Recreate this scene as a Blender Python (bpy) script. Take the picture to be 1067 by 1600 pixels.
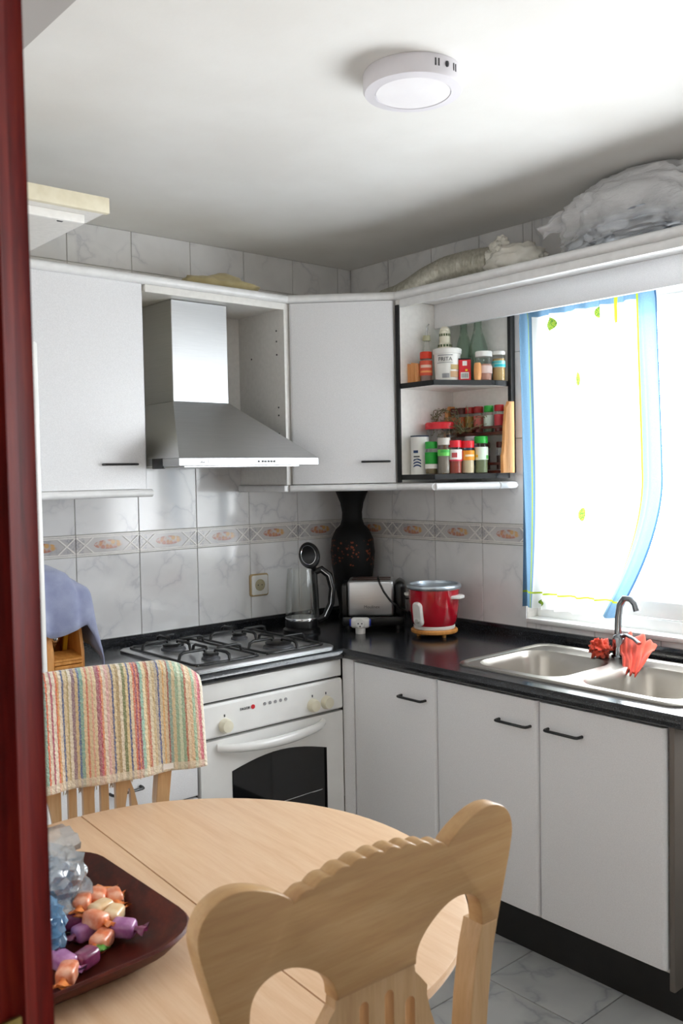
import bpy, bmesh, math, random
from math import sin, cos, pi, radians, sqrt
from mathutils import Vector, Matrix, noise
from mathutils.geometry import tessellate_polygon
for o in list(bpy.data.objects): bpy.data.objects.remove(o)
sc = bpy.context.scene
COL = sc.collection
random.seed(4)
# ------------------------------------------------------------------ camera
CAM = Vector((-2.7191, -3.0457, 1.4403)); yaw, pit, rol = 0.8563, -0.0411, -0.0184
f_ = Vector((cos(yaw)*cos(pit), sin(yaw)*cos(pit), sin(pit)))
r0 = Vector((sin(yaw), -cos(yaw), 0)); u0 = r0.cross(f_)
r_ = r0*cos(rol) + u0*sin(rol); u_ = -r0*sin(rol) + u0*cos(rol)
cd = bpy.data.cameras.new('camera'); cam = bpy.data.objects.new('camera', cd); COL.objects.link(cam)
cam.matrix_world = Matrix(((r_.x, u_.x, -f_.x, CAM.x), (r_.y, u_.y, -f_.y, CAM.y), (r_.z, u_.z, -f_.z, CAM.z), (0, 0, 0, 1)))
cd.sensor_fit = 'HORIZONTAL'; cd.sensor_width = 36; cd.lens = 1419.7*36/1067; cd.clip_start = 0.05
cd.dof.use_dof = True; cd.dof.focus_distance = 3.3; cd.dof.aperture_fstop = 16
sc.camera = cam
# ------------------------------------------------------------------ sky, daylight through the window
w = bpy.data.worlds.new('sky'); sc.world = w; w.use_nodes = True
bg = w.node_tree.nodes['Background']; bg.inputs[0].default_value = (0.93, 0.97, 1.0, 1); bg.inputs[1].default_value = 13.0
pl = bpy.data.lights.new('window_portal', 'AREA'); pl.shape = 'RECTANGLE'; pl.size = 1.75; pl.size_y = 1.2
pl.cycles.is_portal = True
po = bpy.data.objects.new('window_portal', pl); COL.objects.link(po); po.location = (0.19, -1.80, 1.47); po.rotation_euler = (0, radians(90), 0)
pl.size, pl.size_y = 1.2, 1.75
sc.view_settings.view_transform = 'Standard'; sc.view_settings.look = 'None'; sc.view_settings.gamma = 1
sc.view_settings.use_curve_mapping = False
sc.view_settings.exposure = 0.62
sc.cycles.max_bounces = 16; sc.cycles.diffuse_bounces = 10; sc.cycles.glossy_bounces = 6; sc.cycles.transparent_max_bounces = 24
sc.cycles.caustics_reflective = False; sc.cycles.caustics_refractive = False

# ------------------------------------------------------------------ materials
def lin(c):
    if isinstance(c, str): c = tuple(int(c[i:i+2], 16)/255 for i in (0, 2, 4))
    return tuple(((v+0.055)/1.055)**2.4 if v > 0.04045 else v/12.92 for v in c) + (1,)
class NT:
    def __init__(s, name):
        s.m = bpy.data.materials.new(name); s.m.use_nodes = True; s.t = s.m.node_tree
        s.b = s.t.nodes['Principled BSDF']; s.out = s.t.nodes['Material Output']
    def n(s, k, **kw):
        x = s.t.nodes.new('ShaderNode'+k)
        for a, v in kw.items(): setattr(x, a, v)
        return x
    def l(s, a, b): s.t.links.new(a, b)
    def coords(s, scale=(1, 1, 1), kind='Object', rnd=0, rot=(0, 0, 0)):
        tc = s.n('TexCoord'); mp = s.n('Mapping'); mp.inputs['Scale'].default_value = scale; mp.inputs['Rotation'].default_value = rot
        s.l(tc.outputs[kind], mp.inputs[0])
        if rnd:
            oi = s.n('ObjectInfo'); ml = s.n('Math', operation='MULTIPLY'); ml.inputs[1].default_value = rnd
            s.l(oi.outputs['Random'], ml.inputs[0]); s.l(ml.outputs[0], mp.inputs['Location'])
        return mp.outputs[0]
    def noise(s, v, scale, detail=3, rough=.5, dist=0):
        x = s.n('TexNoise'); x.inputs['Scale'].default_value = scale; x.inputs['Detail'].default_value = detail
        x.inputs['Roughness'].default_value = rough; x.inputs['Distortion'].default_value = dist; s.l(v, x.inputs['Vector']); return x.outputs[0]
    def ramp(s, v, stops, interp='LINEAR'):
        x = s.n('ValToRGB'); x.color_ramp.interpolation = interp; e = x.color_ramp.elements
        while len(e) < len(stops): e.new(0.5)
        for i, (p, c) in enumerate(stops): e[i].position = p; e[i].color = c if len(c) == 4 else lin(c)
        s.l(v, x.inputs[0]); return x.outputs[0]
    def mix(s, fac, a, b, mode='MIX'):
        x = s.n('Mix', data_type='RGBA', blend_type=mode)
        for i, v in ((0, fac), (6, a), (7, b)):
            if hasattr(v, 'is_output'): s.l(v, x.inputs[i])
            else: x.inputs[i].default_value = v
        return x.outputs[2]
    def math(s, op, a, b=None):
        x = s.n('Math', operation=op)
        for i, v in enumerate((a, b)):
            if v is None: continue
            if hasattr(v, 'is_output'): s.l(v, x.inputs[i])
            else: x.inputs[i].default_value = v
        return x.outputs[0]
    def bump(s, h, st, dist=.002):
        x = s.n('Bump'); x.inputs['Strength'].default_value = st; x.inputs['Distance'].default_value = dist
        s.l(h, x.inputs['Height']); s.l(x.outputs[0], s.b.inputs['Normal'])
    def col(s, c): s.l(c, s.b.inputs['Base Color'])
    def set(s, **k):
        for a, v in k.items(): s.b.inputs[a.replace('_', ' ')].default_value = v
        return s
def pm(name, c1, c2=None, scale=20, rough=.5, metal=0, bump=0, stretch=(1, 1, 1), bscale=None, spec=.5, detail=3, coat=0, sheen=0, rnd=0, lo=.35, hi=.65):
    t = NT(name); t.set(Roughness=rough, Metallic=metal, Specular_IOR_Level=spec, Coat_Weight=coat, Sheen_Weight=sheen)
    v = t.coords(stretch, rnd=rnd)
    nz = t.noise(v, scale, detail)
    t.col(t.ramp(nz, [(lo, lin(c1)), (hi, lin(c2 or c1))]))
    if bump: t.bump(t.noise(v, bscale or scale, 4), bump)
    return t.m
def mix_shader(t, fac, a, b):
    x = t.n('MixShader')
    if hasattr(fac, 'is_output'): t.l(fac, x.inputs[0])
    else: x.inputs[0].default_value = fac
    t.l(a, x.inputs[1]); t.l(b, x.inputs[2]); return x.outputs[0]
def glassy(name, tint, refl=.12, rough=.02, body=0.0, bodycol='ffffff', crinkle=0, fres=.35):
    """thin clear wall: tinted see-through, mirror sheen, a little body colour"""
    t = NT(name); tr = t.n('BsdfTransparent'); tr.inputs[0].default_value = lin(tint)
    gl = t.n('BsdfGlossy'); gl.inputs['Roughness'].default_value = rough
    fr = t.n('LayerWeight'); fr.inputs[0].default_value = .35
    fac = t.math('ADD', t.math('MULTIPLY', fr.outputs['Fresnel'], fres), refl)
    if crinkle:
        b = t.n('Bump'); b.inputs['Strength'].default_value = crinkle; b.inputs['Distance'].default_value = .006
        t.l(t.noise(t.coords((1, 1, 1)), 38, 4, .6, 1.5), b.inputs['Height']); t.l(b.outputs[0], gl.inputs['Normal']); t.l(b.outputs[0], fr.inputs['Normal'])
    sh = tr.outputs[0]
    if body:
        df = t.n('BsdfDiffuse'); df.inputs[0].default_value = lin(bodycol); tl = t.n('BsdfTranslucent'); tl.inputs[0].default_value = lin(bodycol)
        sh = mix_shader(t, body, sh, mix_shader(t, .4, df.outputs[0], tl.outputs[0]))
    t.l(mix_shader(t, fac, sh, gl.outputs[0]), t.out.inputs[0]); return t.m

MT = {}
MT['ceiling'] = pm('ceiling_paint', 'e2e0dc', 'e9e8e5', 3, .9, bump=.15, bscale=60, detail=6)
MT['plaster'] = pm('plaster', 'e6e3df', 'edeae6', 4, .9, bump=.1, bscale=50)
MT['laminate'] = pm('white_laminate', 'e2e2e4', 'ececee', 420, .38, bump=.05, bscale=500, detail=2)
MT['carcass'] = pm('white_board', 'e8e6e2', 'eeece8', 60, .45)
MT['moulding'] = pm('white_moulding', 'e8e8e8', 'f0f0f0', 30, .3)
MT['cream'] = pm('cream_edge', 'd8cfb4', 'e2dac2', 30, .5)
MT['enamel'] = pm('white_enamel', 'ebebe9', 'f0f0ee', 12, .18, coat=.3)
MT['white_plastic'] = pm('white_plastic', 'e4e3de', 'eceae6', 12, .35)
MT['ivory'] = pm('ivory_plastic', 'e2dcc4', 'ebe6d2', 12, .3)
MT['black'] = pm('black_plastic', '0c0c0d', '141415', 30, .3)
MT['black_matt'] = pm('black_edging', '0a0a0b', '131314', 60, .55)
MT['iron'] = pm('black_iron', '0b0b0b', '171717', 60, .35, bump=.1)
MT['kick'] = pm('dark_kickboard', '0d0b0a', '151210', 20, .5)
MT['dark_glass'] = pm('oven_glass', '0a0b0b', '15171a', 6, .06, coat=.4)
MT['chrome'] = pm('chrome', 'c8cacc', 'd2d4d6', 8, .1, metal=1)
MT['tap'] = pm('tap_steel', '8d9196', 'a2a6aa', 8, .18, metal=1)
def m_steel(name, c1, c2, rough, st):
    t = NT(name); t.set(Metallic=1.0)
    v = t.coords(st); nz = t.noise(v, 30, 4)
    t.col(t.ramp(nz, [(.3, lin(c1)), (.7, lin(c2))]))
    t.l(t.ramp(nz, [(.3, (rough*.9,)*3+(1,)), (.7, (rough*1.12,)*3+(1,))]), t.b.inputs['Roughness']); return t.m
MT['steel'] = m_steel('brushed_steel', 'c4c5c6', 'cfd0d1', .34, (.3, 12, 12))
MT['steel_v'] = m_steel('brushed_steel_chimney', 'c6c7c8', 'cfd0d1', .42, (.3, .3, 14))
MT['sink'] = m_steel('sink_steel', 'b5b0a8', 'bdb8b0', .3, (.1, .1, .1))
def m_granite():
    t = NT('black_granite'); t.set(Roughness=.16, Specular_IOR_Level=.6)
    v = t.coords(); a = t.noise(v, 260, 2); b = t.noise(v, 480, 2)
    c = t.mix(t.ramp(b, [(.62, (0, 0, 0, 1)), (.70, (1, 1, 1, 1))]), t.ramp(a, [(.4, lin('08090b')), (.7, lin('24262b'))]), lin('6d7078'))
    t.col(c); t.l(t.ramp(a, [(.3, (.13,)*3+(1,)), (.7, (.24,)*3+(1,))]), t.b.inputs['Roughness']); return t.m
MT['granite'] = m_granite()
def m_tile(name, base, base2, vein, rough, sc_=1.0, vs=.55):
    t = NT(name); t.set(Roughness=rough, Specular_IOR_Level=.55)
    v = t.coords((1, 1, 1), rnd=40)
    wob = t.noise(v, 5*sc_, 3, .55, .6)
    v2 = t.n('Mix', data_type='VECTOR'); v2.inputs[0].default_value = .16
    nv = t.n('TexNoise'); nv.inputs['Scale'].default_value = 7*sc_; nv.inputs['Detail'].default_value = 4; t.l(v, nv.inputs['Vector'])
    t.l(v, v2.inputs[4]); t.l(nv.outputs[1], v2.inputs[5])
    vo = t.n('TexVoronoi', feature='DISTANCE_TO_EDGE'); vo.inputs['Scale'].default_value = 7.5*sc_; t.l(v2.outputs[1], vo.inputs['Vector'])
    line = t.ramp(vo.outputs[0], [(0, (vs, vs, vs, 1)), (.03, (vs*.35,)*3+(1,)), (.11, (0, 0, 0, 1))])
    msk = t.ramp(t.noise(v, 6*sc_, 2), [(.42, (0, 0, 0, 1)), (.6, (1, 1, 1, 1))])
    cl = t.ramp(wob, [(.3, lin(base)), (.7, lin(base2))])
    t.col(t.mix(t.math('MULTIPLY', line, msk), cl, lin(vein))); return t
MT['tile'] = m_tile('marbled_wall_tile', 'e4e3e3', 'efeeee', 'a9aab2', .1, 1.0, .42).m
MT['floor_tile'] = m_tile('marbled_floor_tile', 'a3a5a5', 'b6b8b8', '767d82', .22, .8, .6).m
def m_border():
    t = m_tile('border_tile', 'c2bdbb', 'd0ccca', '9a9aa2', .15)
    tc = t.n('TexCoord'); sp = t.n('SeparateXYZ'); t.l(tc.outputs['Object'], sp.inputs[0])
    # tile mesh is centred: local x along the wall, local z up; fruit print in the middle cell
    base = t.b.inputs['Base Color'].links[0].from_socket
    ax = t.math('ABSOLUTE', sp.outputs[0]); az = t.math('ABSOLUTE', sp.outputs[2])
    ell = t.math('ADD', t.math('POWER', t.math('DIVIDE', ax, .056), 2.0), t.math('POWER', t.math('DIVIDE', az, .0165), 2.0))
    inside = t.math('LESS_THAN', ell, 1.0)
    v = t.coords(); vo = t.n('TexVoronoi'); vo.inputs['Scale'].default_value = 58; t.l(v, vo.inputs['Vector'])
    frc = t.ramp(vo.outputs['Color'], [(0, lin('c8803f')), (.35, lin('d8a04c')), (.6, lin('b96a4a')), (.85, lin('8f8a5a'))], 'CONSTANT')
    blob = t.math('MULTIPLY', inside, t.ramp(vo.outputs['Distance'], [(.35, (1, 1, 1, 1)), (.75, (0, 0, 0, 1))]))
    c1 = t.mix(t.math('MULTIPLY', blob, .8), base, frc)
    dia = t.math('GREATER_THAN', ax, .092); tri = t.noise(v, 150, 2)
    c2 = t.mix(t.math('MULTIPLY', dia, t.math('MULTIPLY', t.ramp(tri, [(.45, (0, 0, 0, 1)), (.6, (1, 1, 1, 1))]), .5)), c1, lin('8c8c98'))
    t.col(c2); return t.m
MT['border'] = m_border()
MT['border_line'] = pm('border_relief', 'e6e2dd', 'eeebe6', 40, .2)
MT['grout'] = pm('grout', 'b5b1ab', 'c3bfb9', 60, .9)
MT['grout_dark'] = pm('floor_grout', '77756f', '86847e', 60, .9)
def m_wood(name, c1, c2, c3, scale=5, stretch=(14, 1, 14), rough=.4, coat=0, bump=.08, rnd=7, spec=.45):
    t = NT(name); t.set(Roughness=rough, Specular_IOR_Level=spec, Coat_Weight=coat, Coat_Roughness=.15)
    v = t.coords(stretch, rnd=rnd)
    a = t.noise(v, scale, 5, .6, .4); b = t.noise(v, scale*5, 3, .6)
    c = t.ramp(a, [(.25, lin(c1)), (.5, lin(c2)), (.75, lin(c3))])
    t.col(t.mix(t.math('MULTIPLY', t.ramp(b, [(.45, (0, 0, 0, 1)), (.7, (1, 1, 1, 1))]), .35), c, lin(c1))); t.bump(b, bump); return t.m
MT['beech_y'] = m_wood('pale_beech_top', 'cfa984', 'dab896', 'e0c2a2', 4, (14, 1, 14), .36)
MT['beech_x'] = m_wood('pale_beech_rail', 'b3875a', 'c29a68', 'cca778', 4, (1, 10, 14), .38)
MT['beech_z'] = m_wood('pale_beech_post', 'bb9368', 'cea97c', 'd8b78e', 4, (12, 12, 1), .38)
MT['pine'] = m_wood('honey_pine', 'b06f2c', 'cb8a42', 'dca05a', 5, (10, 10, 1), .4)
MT['rackwood'] = m_wood('rack_pine', 'd08a4a', 'e4a468', 'efb67e', 5, (10, 10, 1), .4)
MT['redwood'] = pm('red_brown_wood', '4a1a10', '64281a', 30, .4)
MT['mahogany'] = m_wood('mahogany', '3a0602', '64100a', '7d240f', 6, (10, 10, 1), .55, .0, .03, 0, spec=.06)
MT['traywood'] = m_wood('tray_wood', '2e0c07', '4c170c', '662614', 6, (3, 3, 8), .45, .0, spec=.22)
MT['brass'] = pm('old_brass', '8a7a48', 'a59257', 20, .35, metal=1)
MT['glass'] = glassy('clear_glass', 'fdfefd', .02)
MT['bottle'] = glassy('green_tinted_glass', 'eff6f1', .02)
MT['pane'] = glassy('window_glass', 'ffffff', .02)
MT['diffuser'] = pm('frosted_diffuser', 'ece9ec', 'f0eef0', 10, .5)
MT['lampgrey'] = pm('lamp_rim', 'dcd9de', 'e2dfe4', 10, .4)
MT['slot'] = pm('dark_slot', '2c2c30', '38383c', 10, .6)
MT['print'] = pm('dark_print', '33353a', '45474d', 30, .5)
MT['print_grey'] = pm('grey_print', '8d8d90', '9b9b9e', 30, .5)
MT['red'] = pm('red_plastic', 'cf1220', 'df2030', 20, .3)
MT['red_ink'] = pm('red_ink', 'c8202a', 'd4303a', 20, .4)
MT['green'] = pm('green_plastic', '149a2c', '22ac3a', 20, .35)
MT['cooker'] = pm('red_enamel', 'a80a1e', 'b81228', 8, .1, coat=.6)
MT['alu'] = pm('pale_aluminium', 'b9c4cd', 'c8d0d8', 20, .3, metal=.8)
MT['foil'] = pm('aluminium_duct', 'b9b5a6', 'd3d0c4', 60, .4, metal=.55, bump=.2, bscale=90)
def m_fabric(name, c1, c2, scale=60, bump=.5, sheen=.3, bs=None):
    return pm(name, c1, c2, scale, .95, bump=bump, bscale=bs or scale*4, spec=.1, sheen=sheen, detail=4)
MT['blue_cloth'] = m_fabric('blue_grey_cloth', '8a90ae', 'a0a6c0', 14, .4, bs=700)
MT['red_cloth'] = m_fabric('coral_red_cloth', 'd8452f', 'ec6048', 12, .3, bs=500)
MT['beige_cloth'] = m_fabric('beige_cloth', 'a3946a', 'b8aa80', 12, .4)
MT['herb'] = pm('dried_herb', '5b5a3e', '7d7a58', 80, .9)
MT['wax'] = pm('cream_card', 'd9cdb4', 'e6dcc8', 20, .6)
def m_vase():
    t = NT('black_vase'); t.set(Roughness=.55, Specular_IOR_Level=.25)
    v = t.coords(); vo = t.n('TexVoronoi'); vo.inputs['Scale'].default_value = 75; t.l(v, vo.inputs['Vector'])
    sp = t.n('SeparateXYZ'); t.l(v, sp.inputs[0])
    band = t.math('MULTIPLY', t.math('GREATER_THAN', sp.outputs[2], .235), t.math('LESS_THAN', sp.outputs[2], .345))
    dots = t.math('MULTIPLY', band, t.ramp(vo.outputs['Distance'], [(.28, (1, 1, 1, 1)), (.4, (0, 0, 0, 1))]))
    sel = t.math('MULTIPLY', dots, t.ramp(t.noise(v, 26, 1), [(.47, (0, 0, 0, 1)), (.52, (1, 1, 1, 1))]))
    t.col(t.mix(sel, lin('060505'), lin('7a3a22'))); return t.m
MT['vase'] = m_vase()
def m_towel():
    t = NT('striped_terry'); t.set(Roughness=1, Specular_IOR_Level=.05, Sheen_Weight=.5)
    tc = t.n('TexCoord'); sp = t.n('SeparateXYZ'); t.l(tc.outputs['UV'], sp.inputs[0])
    nz = t.noise(t.coords(), 160, 3)
    u = t.math('ADD', sp.outputs[0], t.math('MULTIPLY', t.math('SUBTRACT', nz, .5), .008))
    pal = ['e2d3be', 'a8305c', 'e8dccb', 'd9542f', 'e0a86a', 'e6d8c4', '3a5488', 'd8c49c', 'b09a64', 'e4dac8', '8a6a7c', 'd3b98c', '36629a', '7fb0a4', 'e4cfa6', 'd7735a', 'd9c39a', 'dfa08c', 'e0caa4', 'a2586a', 'b93a5c', 'd98a5e', 'e2d2bc', 'd9a8a8', 'cfae96', '28427e', 'd2bf94', 'a98f62', 'e4d9c4', '6d7a4c', 'dcc896']
    pal2 = ['2e4a8c', 'e0cfae', 'd66a4c', '9c3f66', 'd97a58', '8e1f4c', '8dbcae', 'e4d6ae', 'c98a5c', 'b5523e', 'd8ceb4', 'c9b48a', 'b4aa9a', '2f4c90', 'cfc0a0', 'e0b070', 'd9c6a2', 'a04a44', '84a8a0', 'd4c49c', '94b89c', 'cfdcc0', '86ad90', 'b5624c', 'e2cfae', 'd9b890', '9cc0a2', 'e0b8a4', 'd2607a', 'c9506e', 'e6dcca']
    rr = random.Random(12); pal3 = [rr.choice(pal+pal2) for _ in range(31)]
    def wid(c): q = [int(c[i:i+2], 16) for i in (0, 2, 4)]; return .65 if max(q)-min(q) > 75 else 1.15
    cols = []
    for off, P in ((0, pal3), (1, pal), (2, pal2)):
        W = [wid(c) for c in P]; S_ = sum(W); acc = 0; st = []
        for c, q in zip(P, W): st.append((acc/S_, lin(c))); acc += q
        cols.append(t.ramp(t.math('SUBTRACT', t.math('MULTIPLY', u, 3.0), float(off)), st, 'CONSTANT'))
    c = t.mix(t.math('GREATER_THAN', u, .6667), t.mix(t.math('GREATER_THAN', u, .3333), cols[0], cols[1]), cols[2])
    c = t.mix(t.math('ADD', t.math('MULTIPLY', t.ramp(t.noise(t.coords(), 420, 2), [(.4, (0, 0, 0, 1)), (.65, (1, 1, 1, 1))]), .35), .06), c, lin('e2d6c2')); hem = t.math('LESS_THAN', sp.outputs[1], .05)
    t.col(t.mix(t.math('MULTIPLY', hem, .7), c, lin('e0d6c2'))); t.bump(nz, 1.0, .006); return t.m
MT['towel'] = m_towel()
MT['fringe'] = m_fabric('towel_fringe', 'ddd3c0', 'e8e0d0', 40, .3)
def m_curtain():
    t = NT('printed_curtain')
    tc = t.n('TexCoord'); sp = t.n('SeparateXYZ'); t.l(tc.outputs['UV'], sp.inputs[0]); U, V = sp.outputs[0], sp.outputs[1]
    weave = t.noise(t.coords((1, 1, 1)), 320, 2)
    def band(x, a, b): return t.math('MULTIPLY', t.math('GREATER_THAN', x, a), t.math('LESS_THAN', x, b))
    def orr(a, b): return t.math('MAXIMUM', a, b)
    blue = orr(orr(band(U, -1, .13), band(U, .86, 2)), band(V, .958, 2))
    lime = orr(orr(band(U, .095, .104), band(U, .852, .86)), orr(band(V, .048, .054), t.math('MULTIPLY', band(U, .70, .72), band(V, .9, 1))))
    lemon = None
    for cu, cv, ru, rv in ((.27, .925, .045, .022), (.60, .94, .03, .018), (.46, .74, .016, .022), (.47, .315, .022, .022), (.22, .02, .05, .012)):
        d = t.math('ADD', t.math('POWER', t.math('DIVIDE', t.math('SUBTRACT', U, cu), ru), 2.0), t.math('POWER', t.math('DIVIDE', t.math('SUBTRACT', V, cv), rv), 2.0))
        k = t.math('LESS_THAN', d, 1.0); lemon = k if lemon is None else orr(lemon, k)
    c = t.mix(blue, lin('f4f6f6'), t.mix(weave, lin('5a7a94'), lin('6e8ea8')))
    c = t.mix(band(U, .984, 2), c, lin('34506e')); c = t.mix(lime, c, lin('94a62c')); c = t.mix(lemon, c, t.mix(t.math('GREATER_THAN', weave, .5), lin('7f9030'), lin('3f662e')))
    df = t.n('BsdfDiffuse'); tl = t.n('BsdfTranslucent'); tp = t.n('BsdfTransparent'); t.l(c, df.inputs[0]); t.l(c, tl.inputs[0]); t.l(c, tp.inputs[0])
    # dyed threads let less of the daylight through than the bare white voile
    th = t.math('SUBTRACT', .30, t.math('MULTIPLY', orr(orr(blue, lime), lemon), .26))
    x = mix_shader(t, .6, df.outputs[0], tl.outputs[0])
    t.l(mix_shader(t, th, x, tp.outputs[0]), t.out.inputs[0]); return t.m
MT['curtain'] = m_curtain()
def m_bag():
    t = NT('white_carrier_bag'); v = t.coords(); sp = t.n('SeparateXYZ'); t.l(v, sp.inputs[0])
    nz = t.noise(v, 9, 3); bump = t.n('Bump'); bump.inputs['Strength'].default_value = .55; bump.inputs['Distance'].default_value = .008
    t.l(t.noise(t.coords((1, 1, 2.5)), 24, 4, .6, 2.0), bump.inputs['Height'])
    df = t.n('BsdfDiffuse'); df.inputs[0].default_value = lin('f6f6f8'); tl = t.n('BsdfTranslucent'); tl.inputs[0].default_value = lin('f6f6f8')
    tr = t.n('BsdfTransparent'); gl = t.n('BsdfGlossy'); gl.inputs['Roughness'].default_value = .18; t.l(bump.outputs[0], gl.inputs['Normal']); t.l(bump.outputs[0], df.inputs['Normal'])
    # the film lies slack over the pack at the bottom and lets it show through
    k = t.ramp(t.math('ADD', sp.outputs[2], t.math('MULTIPLY', nz, .08)), [(.10, (.72,)*3+(1,)), (.175, (.12,)*3+(1,))])
    x = mix_shader(t, .25, df.outputs[0], tl.outputs[0]); x = mix_shader(t, k, x, tr.outputs[0])
    t.l(mix_shader(t, .10, x, gl.outputs[0]), t.out.inputs[0]); return t.m
MT['bag'] = m_bag()
MT['clearbag'] = glassy('clear_cellophane', 'ffffff', .20, .2, .22, 'f8fbff', .6, .6)
MT['bluebag'] = glassy('blue_printed_plastic', 'd8ecfc', .10, .15, .45, '96d2fc', .5, .6)
MT['silver'] = pm('silver_foil_pack', 'aeb4bc', 'c6ccd4', 20, .28, metal=.85, bump=.9, bscale=26)
MT['knotbag'] = pm('off_white_bag', 'd3cfc4', 'e2dfd6', 16, .5, bump=.4, bscale=30)
MT['bread'] = pm('bread', 'b98652', 'd9b184', 30, .8, bump=.4)
MT['candy_o'] = pm('orange_sweet', 'd9764a', 'eeb496', 60, .35, coat=.4)
MT['candy_w'] = pm('orange_wrapper', 'd56a24', 'e88f4c', 60, .3, coat=.5)
MT['candy_p'] = pm('purple_sweet', '9a5a92', 'b884b0', 60, .35, coat=.4)
MT['candy_q'] = pm('purple_wrapper', '6b1f48', '85345e', 60, .3, coat=.5)
MT['candy_c'] = pm('cream_sweet', 'dcb98a', 'ead2ac', 60, .35, coat=.4)
MT['candy_g'] = pm('green_wrapper', '4f8a34', '6aa44a', 60, .3)
def flat(name, c, rough=.45):
    if name not in MT: MT[name] = pm(name, c, c, 10, rough)
    return name

# ------------------------------------------------------------------ geometry helpers
class G:
    def __init__(s): s.v = []; s.f = []; s.mi = []; s.uv = None
    def add(s, vs, fs, mi=0):
        k = len(s.v); s.v += [tuple(v) for v in vs]; s.f += [tuple(i+k for i in q) for q in fs]; s.mi += [mi]*len(fs); return s
    def bm(s, b, mi=0):
        b.verts.index_update(); s.add([v.co[:] for v in b.verts], [[v.index for v in q.verts] for q in b.faces], mi); b.free(); return s
    def box(s, x0, x1, y0, y1, z0, z1, bev=0, seg=2, mi=0, edges=None):
        b = bmesh.new(); bmesh.ops.create_cube(b, size=1)
        for v in b.verts: v.co = ((x0+x1)/2+v.co.x*(x1-x0), (y0+y1)/2+v.co.y*(y1-y0), (z0+z1)/2+v.co.z*(z1-z0))
        if bev:
            es = [e for e in b.edges if edges is None or edges((e.verts[0].co+e.verts[1].co)/2)]
            bmesh.ops.bevel(b, geom=es, offset=bev, segments=seg, affect='EDGES', profile=.5)
        return s.bm(b, mi)
    def prism(s, pts, axis, a, b_, bev=0, seg=1, mi=0):
        b = bmesh.new(); P = {'z': lambda p, t: (p[0], p[1], t), 'y': lambda p, t: (p[0], t, p[1]), 'x': lambda p, t: (t, p[0], p[1])}[axis]
        lo = [b.verts.new(P(p, a)) for p in pts]; hi = [b.verts.new(P(p, b_)) for p in pts]; n = len(pts)
        F1 = b.faces.new(lo); F2 = b.faces.new(hi)
        for i in range(n): b.faces.new((lo[i], lo[(i+1) % n], hi[(i+1) % n], hi[i]))
        bmesh.ops.recalc_face_normals(b, faces=b.faces)
        if bev: bmesh.ops.bevel(b, geom=list({e for q in (F1, F2) for e in q.edges}), offset=bev, segments=seg, affect='EDGES', profile=.5)
        return s.bm(b, mi)
    def holed(s, outer, holes, axis, a, b_, mi=0):
        P = {'z': lambda p, t: (p[0], p[1], t), 'y': lambda p, t: (p[0], t, p[1]), 'x': lambda p, t: (t, p[0], p[1])}[axis]
        loops = [outer]+holes; tri = tessellate_polygon([[Vector((p[0], p[1], 0)) for p in L] for L in loops])
        flat_ = [p for L in loops for p in L]; n = len(flat_)
        b = bmesh.new(); lo = [b.verts.new(P(p, a)) for p in flat_]; hi = [b.verts.new(P(p, b_)) for p in flat_]
        for q in tri:
            for W in (lo, hi):
                try: b.faces.new([W[i] for i in q])
                except ValueError: pass
        k = 0
        for L in loops:
            m = len(L)
            for i in range(m): b.faces.new((lo[k+i], lo[k+(i+1) % m], hi[k+(i+1) % m], hi[k+i]))
            k += m
        bmesh.ops.recalc_face_normals(b, faces=b.faces); return s.bm(b, mi)
    def lathe(s, prof, c=(0, 0, 0), n=28, mi=0, axis='z', sx=1, a0=0, a1=2*pi):
        vs, fs = [], []; full = abs(a1-a0-2*pi) < 1e-6; m = n if full else n+1
        for r, z in prof:
            for i in range(m):
                t = a0+(a1-a0)*i/n; p = (r*cos(t)*sx, r*sin(t), z)
                if axis == 'y': p = (p[0], p[2], p[1])
                if axis == 'x': p = (p[2], p[0], p[1])
                vs.append((c[0]+p[0], c[1]+p[1], c[2]+p[2]))
        for j in range(len(prof)-1):
            for i in range(n if full else m-1):
                k = (i+1) % m; fs.append((j*m+i, j*m+k, (j+1)*m+k, (j+1)*m+i))
        if full:
            if prof[0][0] > 1e-6: fs.append(tuple(range(m))[::-1])
            if prof[-1][0] > 1e-6: fs.append(tuple((len(prof)-1)*m+i for i in range(m)))
        return s.add(vs, fs, mi)
    def tube(s, pts, r, n=8, mi=0, closed=False, flat_=1):
        pts = [Vector(p) for p in pts]; N = len(pts); rs = r if isinstance(r, (list, tuple)) else [r]*N
        vs, fs = [], []; up = None
        for i, p in enumerate(pts):
            a = pts[(i-1) % N] if (i or closed) else p; c = pts[(i+1) % N] if (i < N-1 or closed) else p
            t = (c-a).normalized()
            if up is None: up = Vector((0, 0, 1)) if abs(t.z) < .9 else Vector((1, 0, 0))
            sd = t.cross(up).normalized(); up = sd.cross(t).normalized()
            for k in range(n):
                an = 2*pi*k/n; vs.append(p+sd*cos(an)*rs[i]+up*sin(an)*rs[i]*flat_)
        for i in range(N if closed else N-1):
            j = (i+1) % N
            for k in range(n): fs.append((i*n+k, i*n+(k+1) % n, j*n+(k+1) % n, j*n+k))
        if not closed: fs += [tuple(range(n))[::-1], tuple((N-1)*n+k for k in range(n))]
        return s.add(vs, fs, mi)
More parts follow.
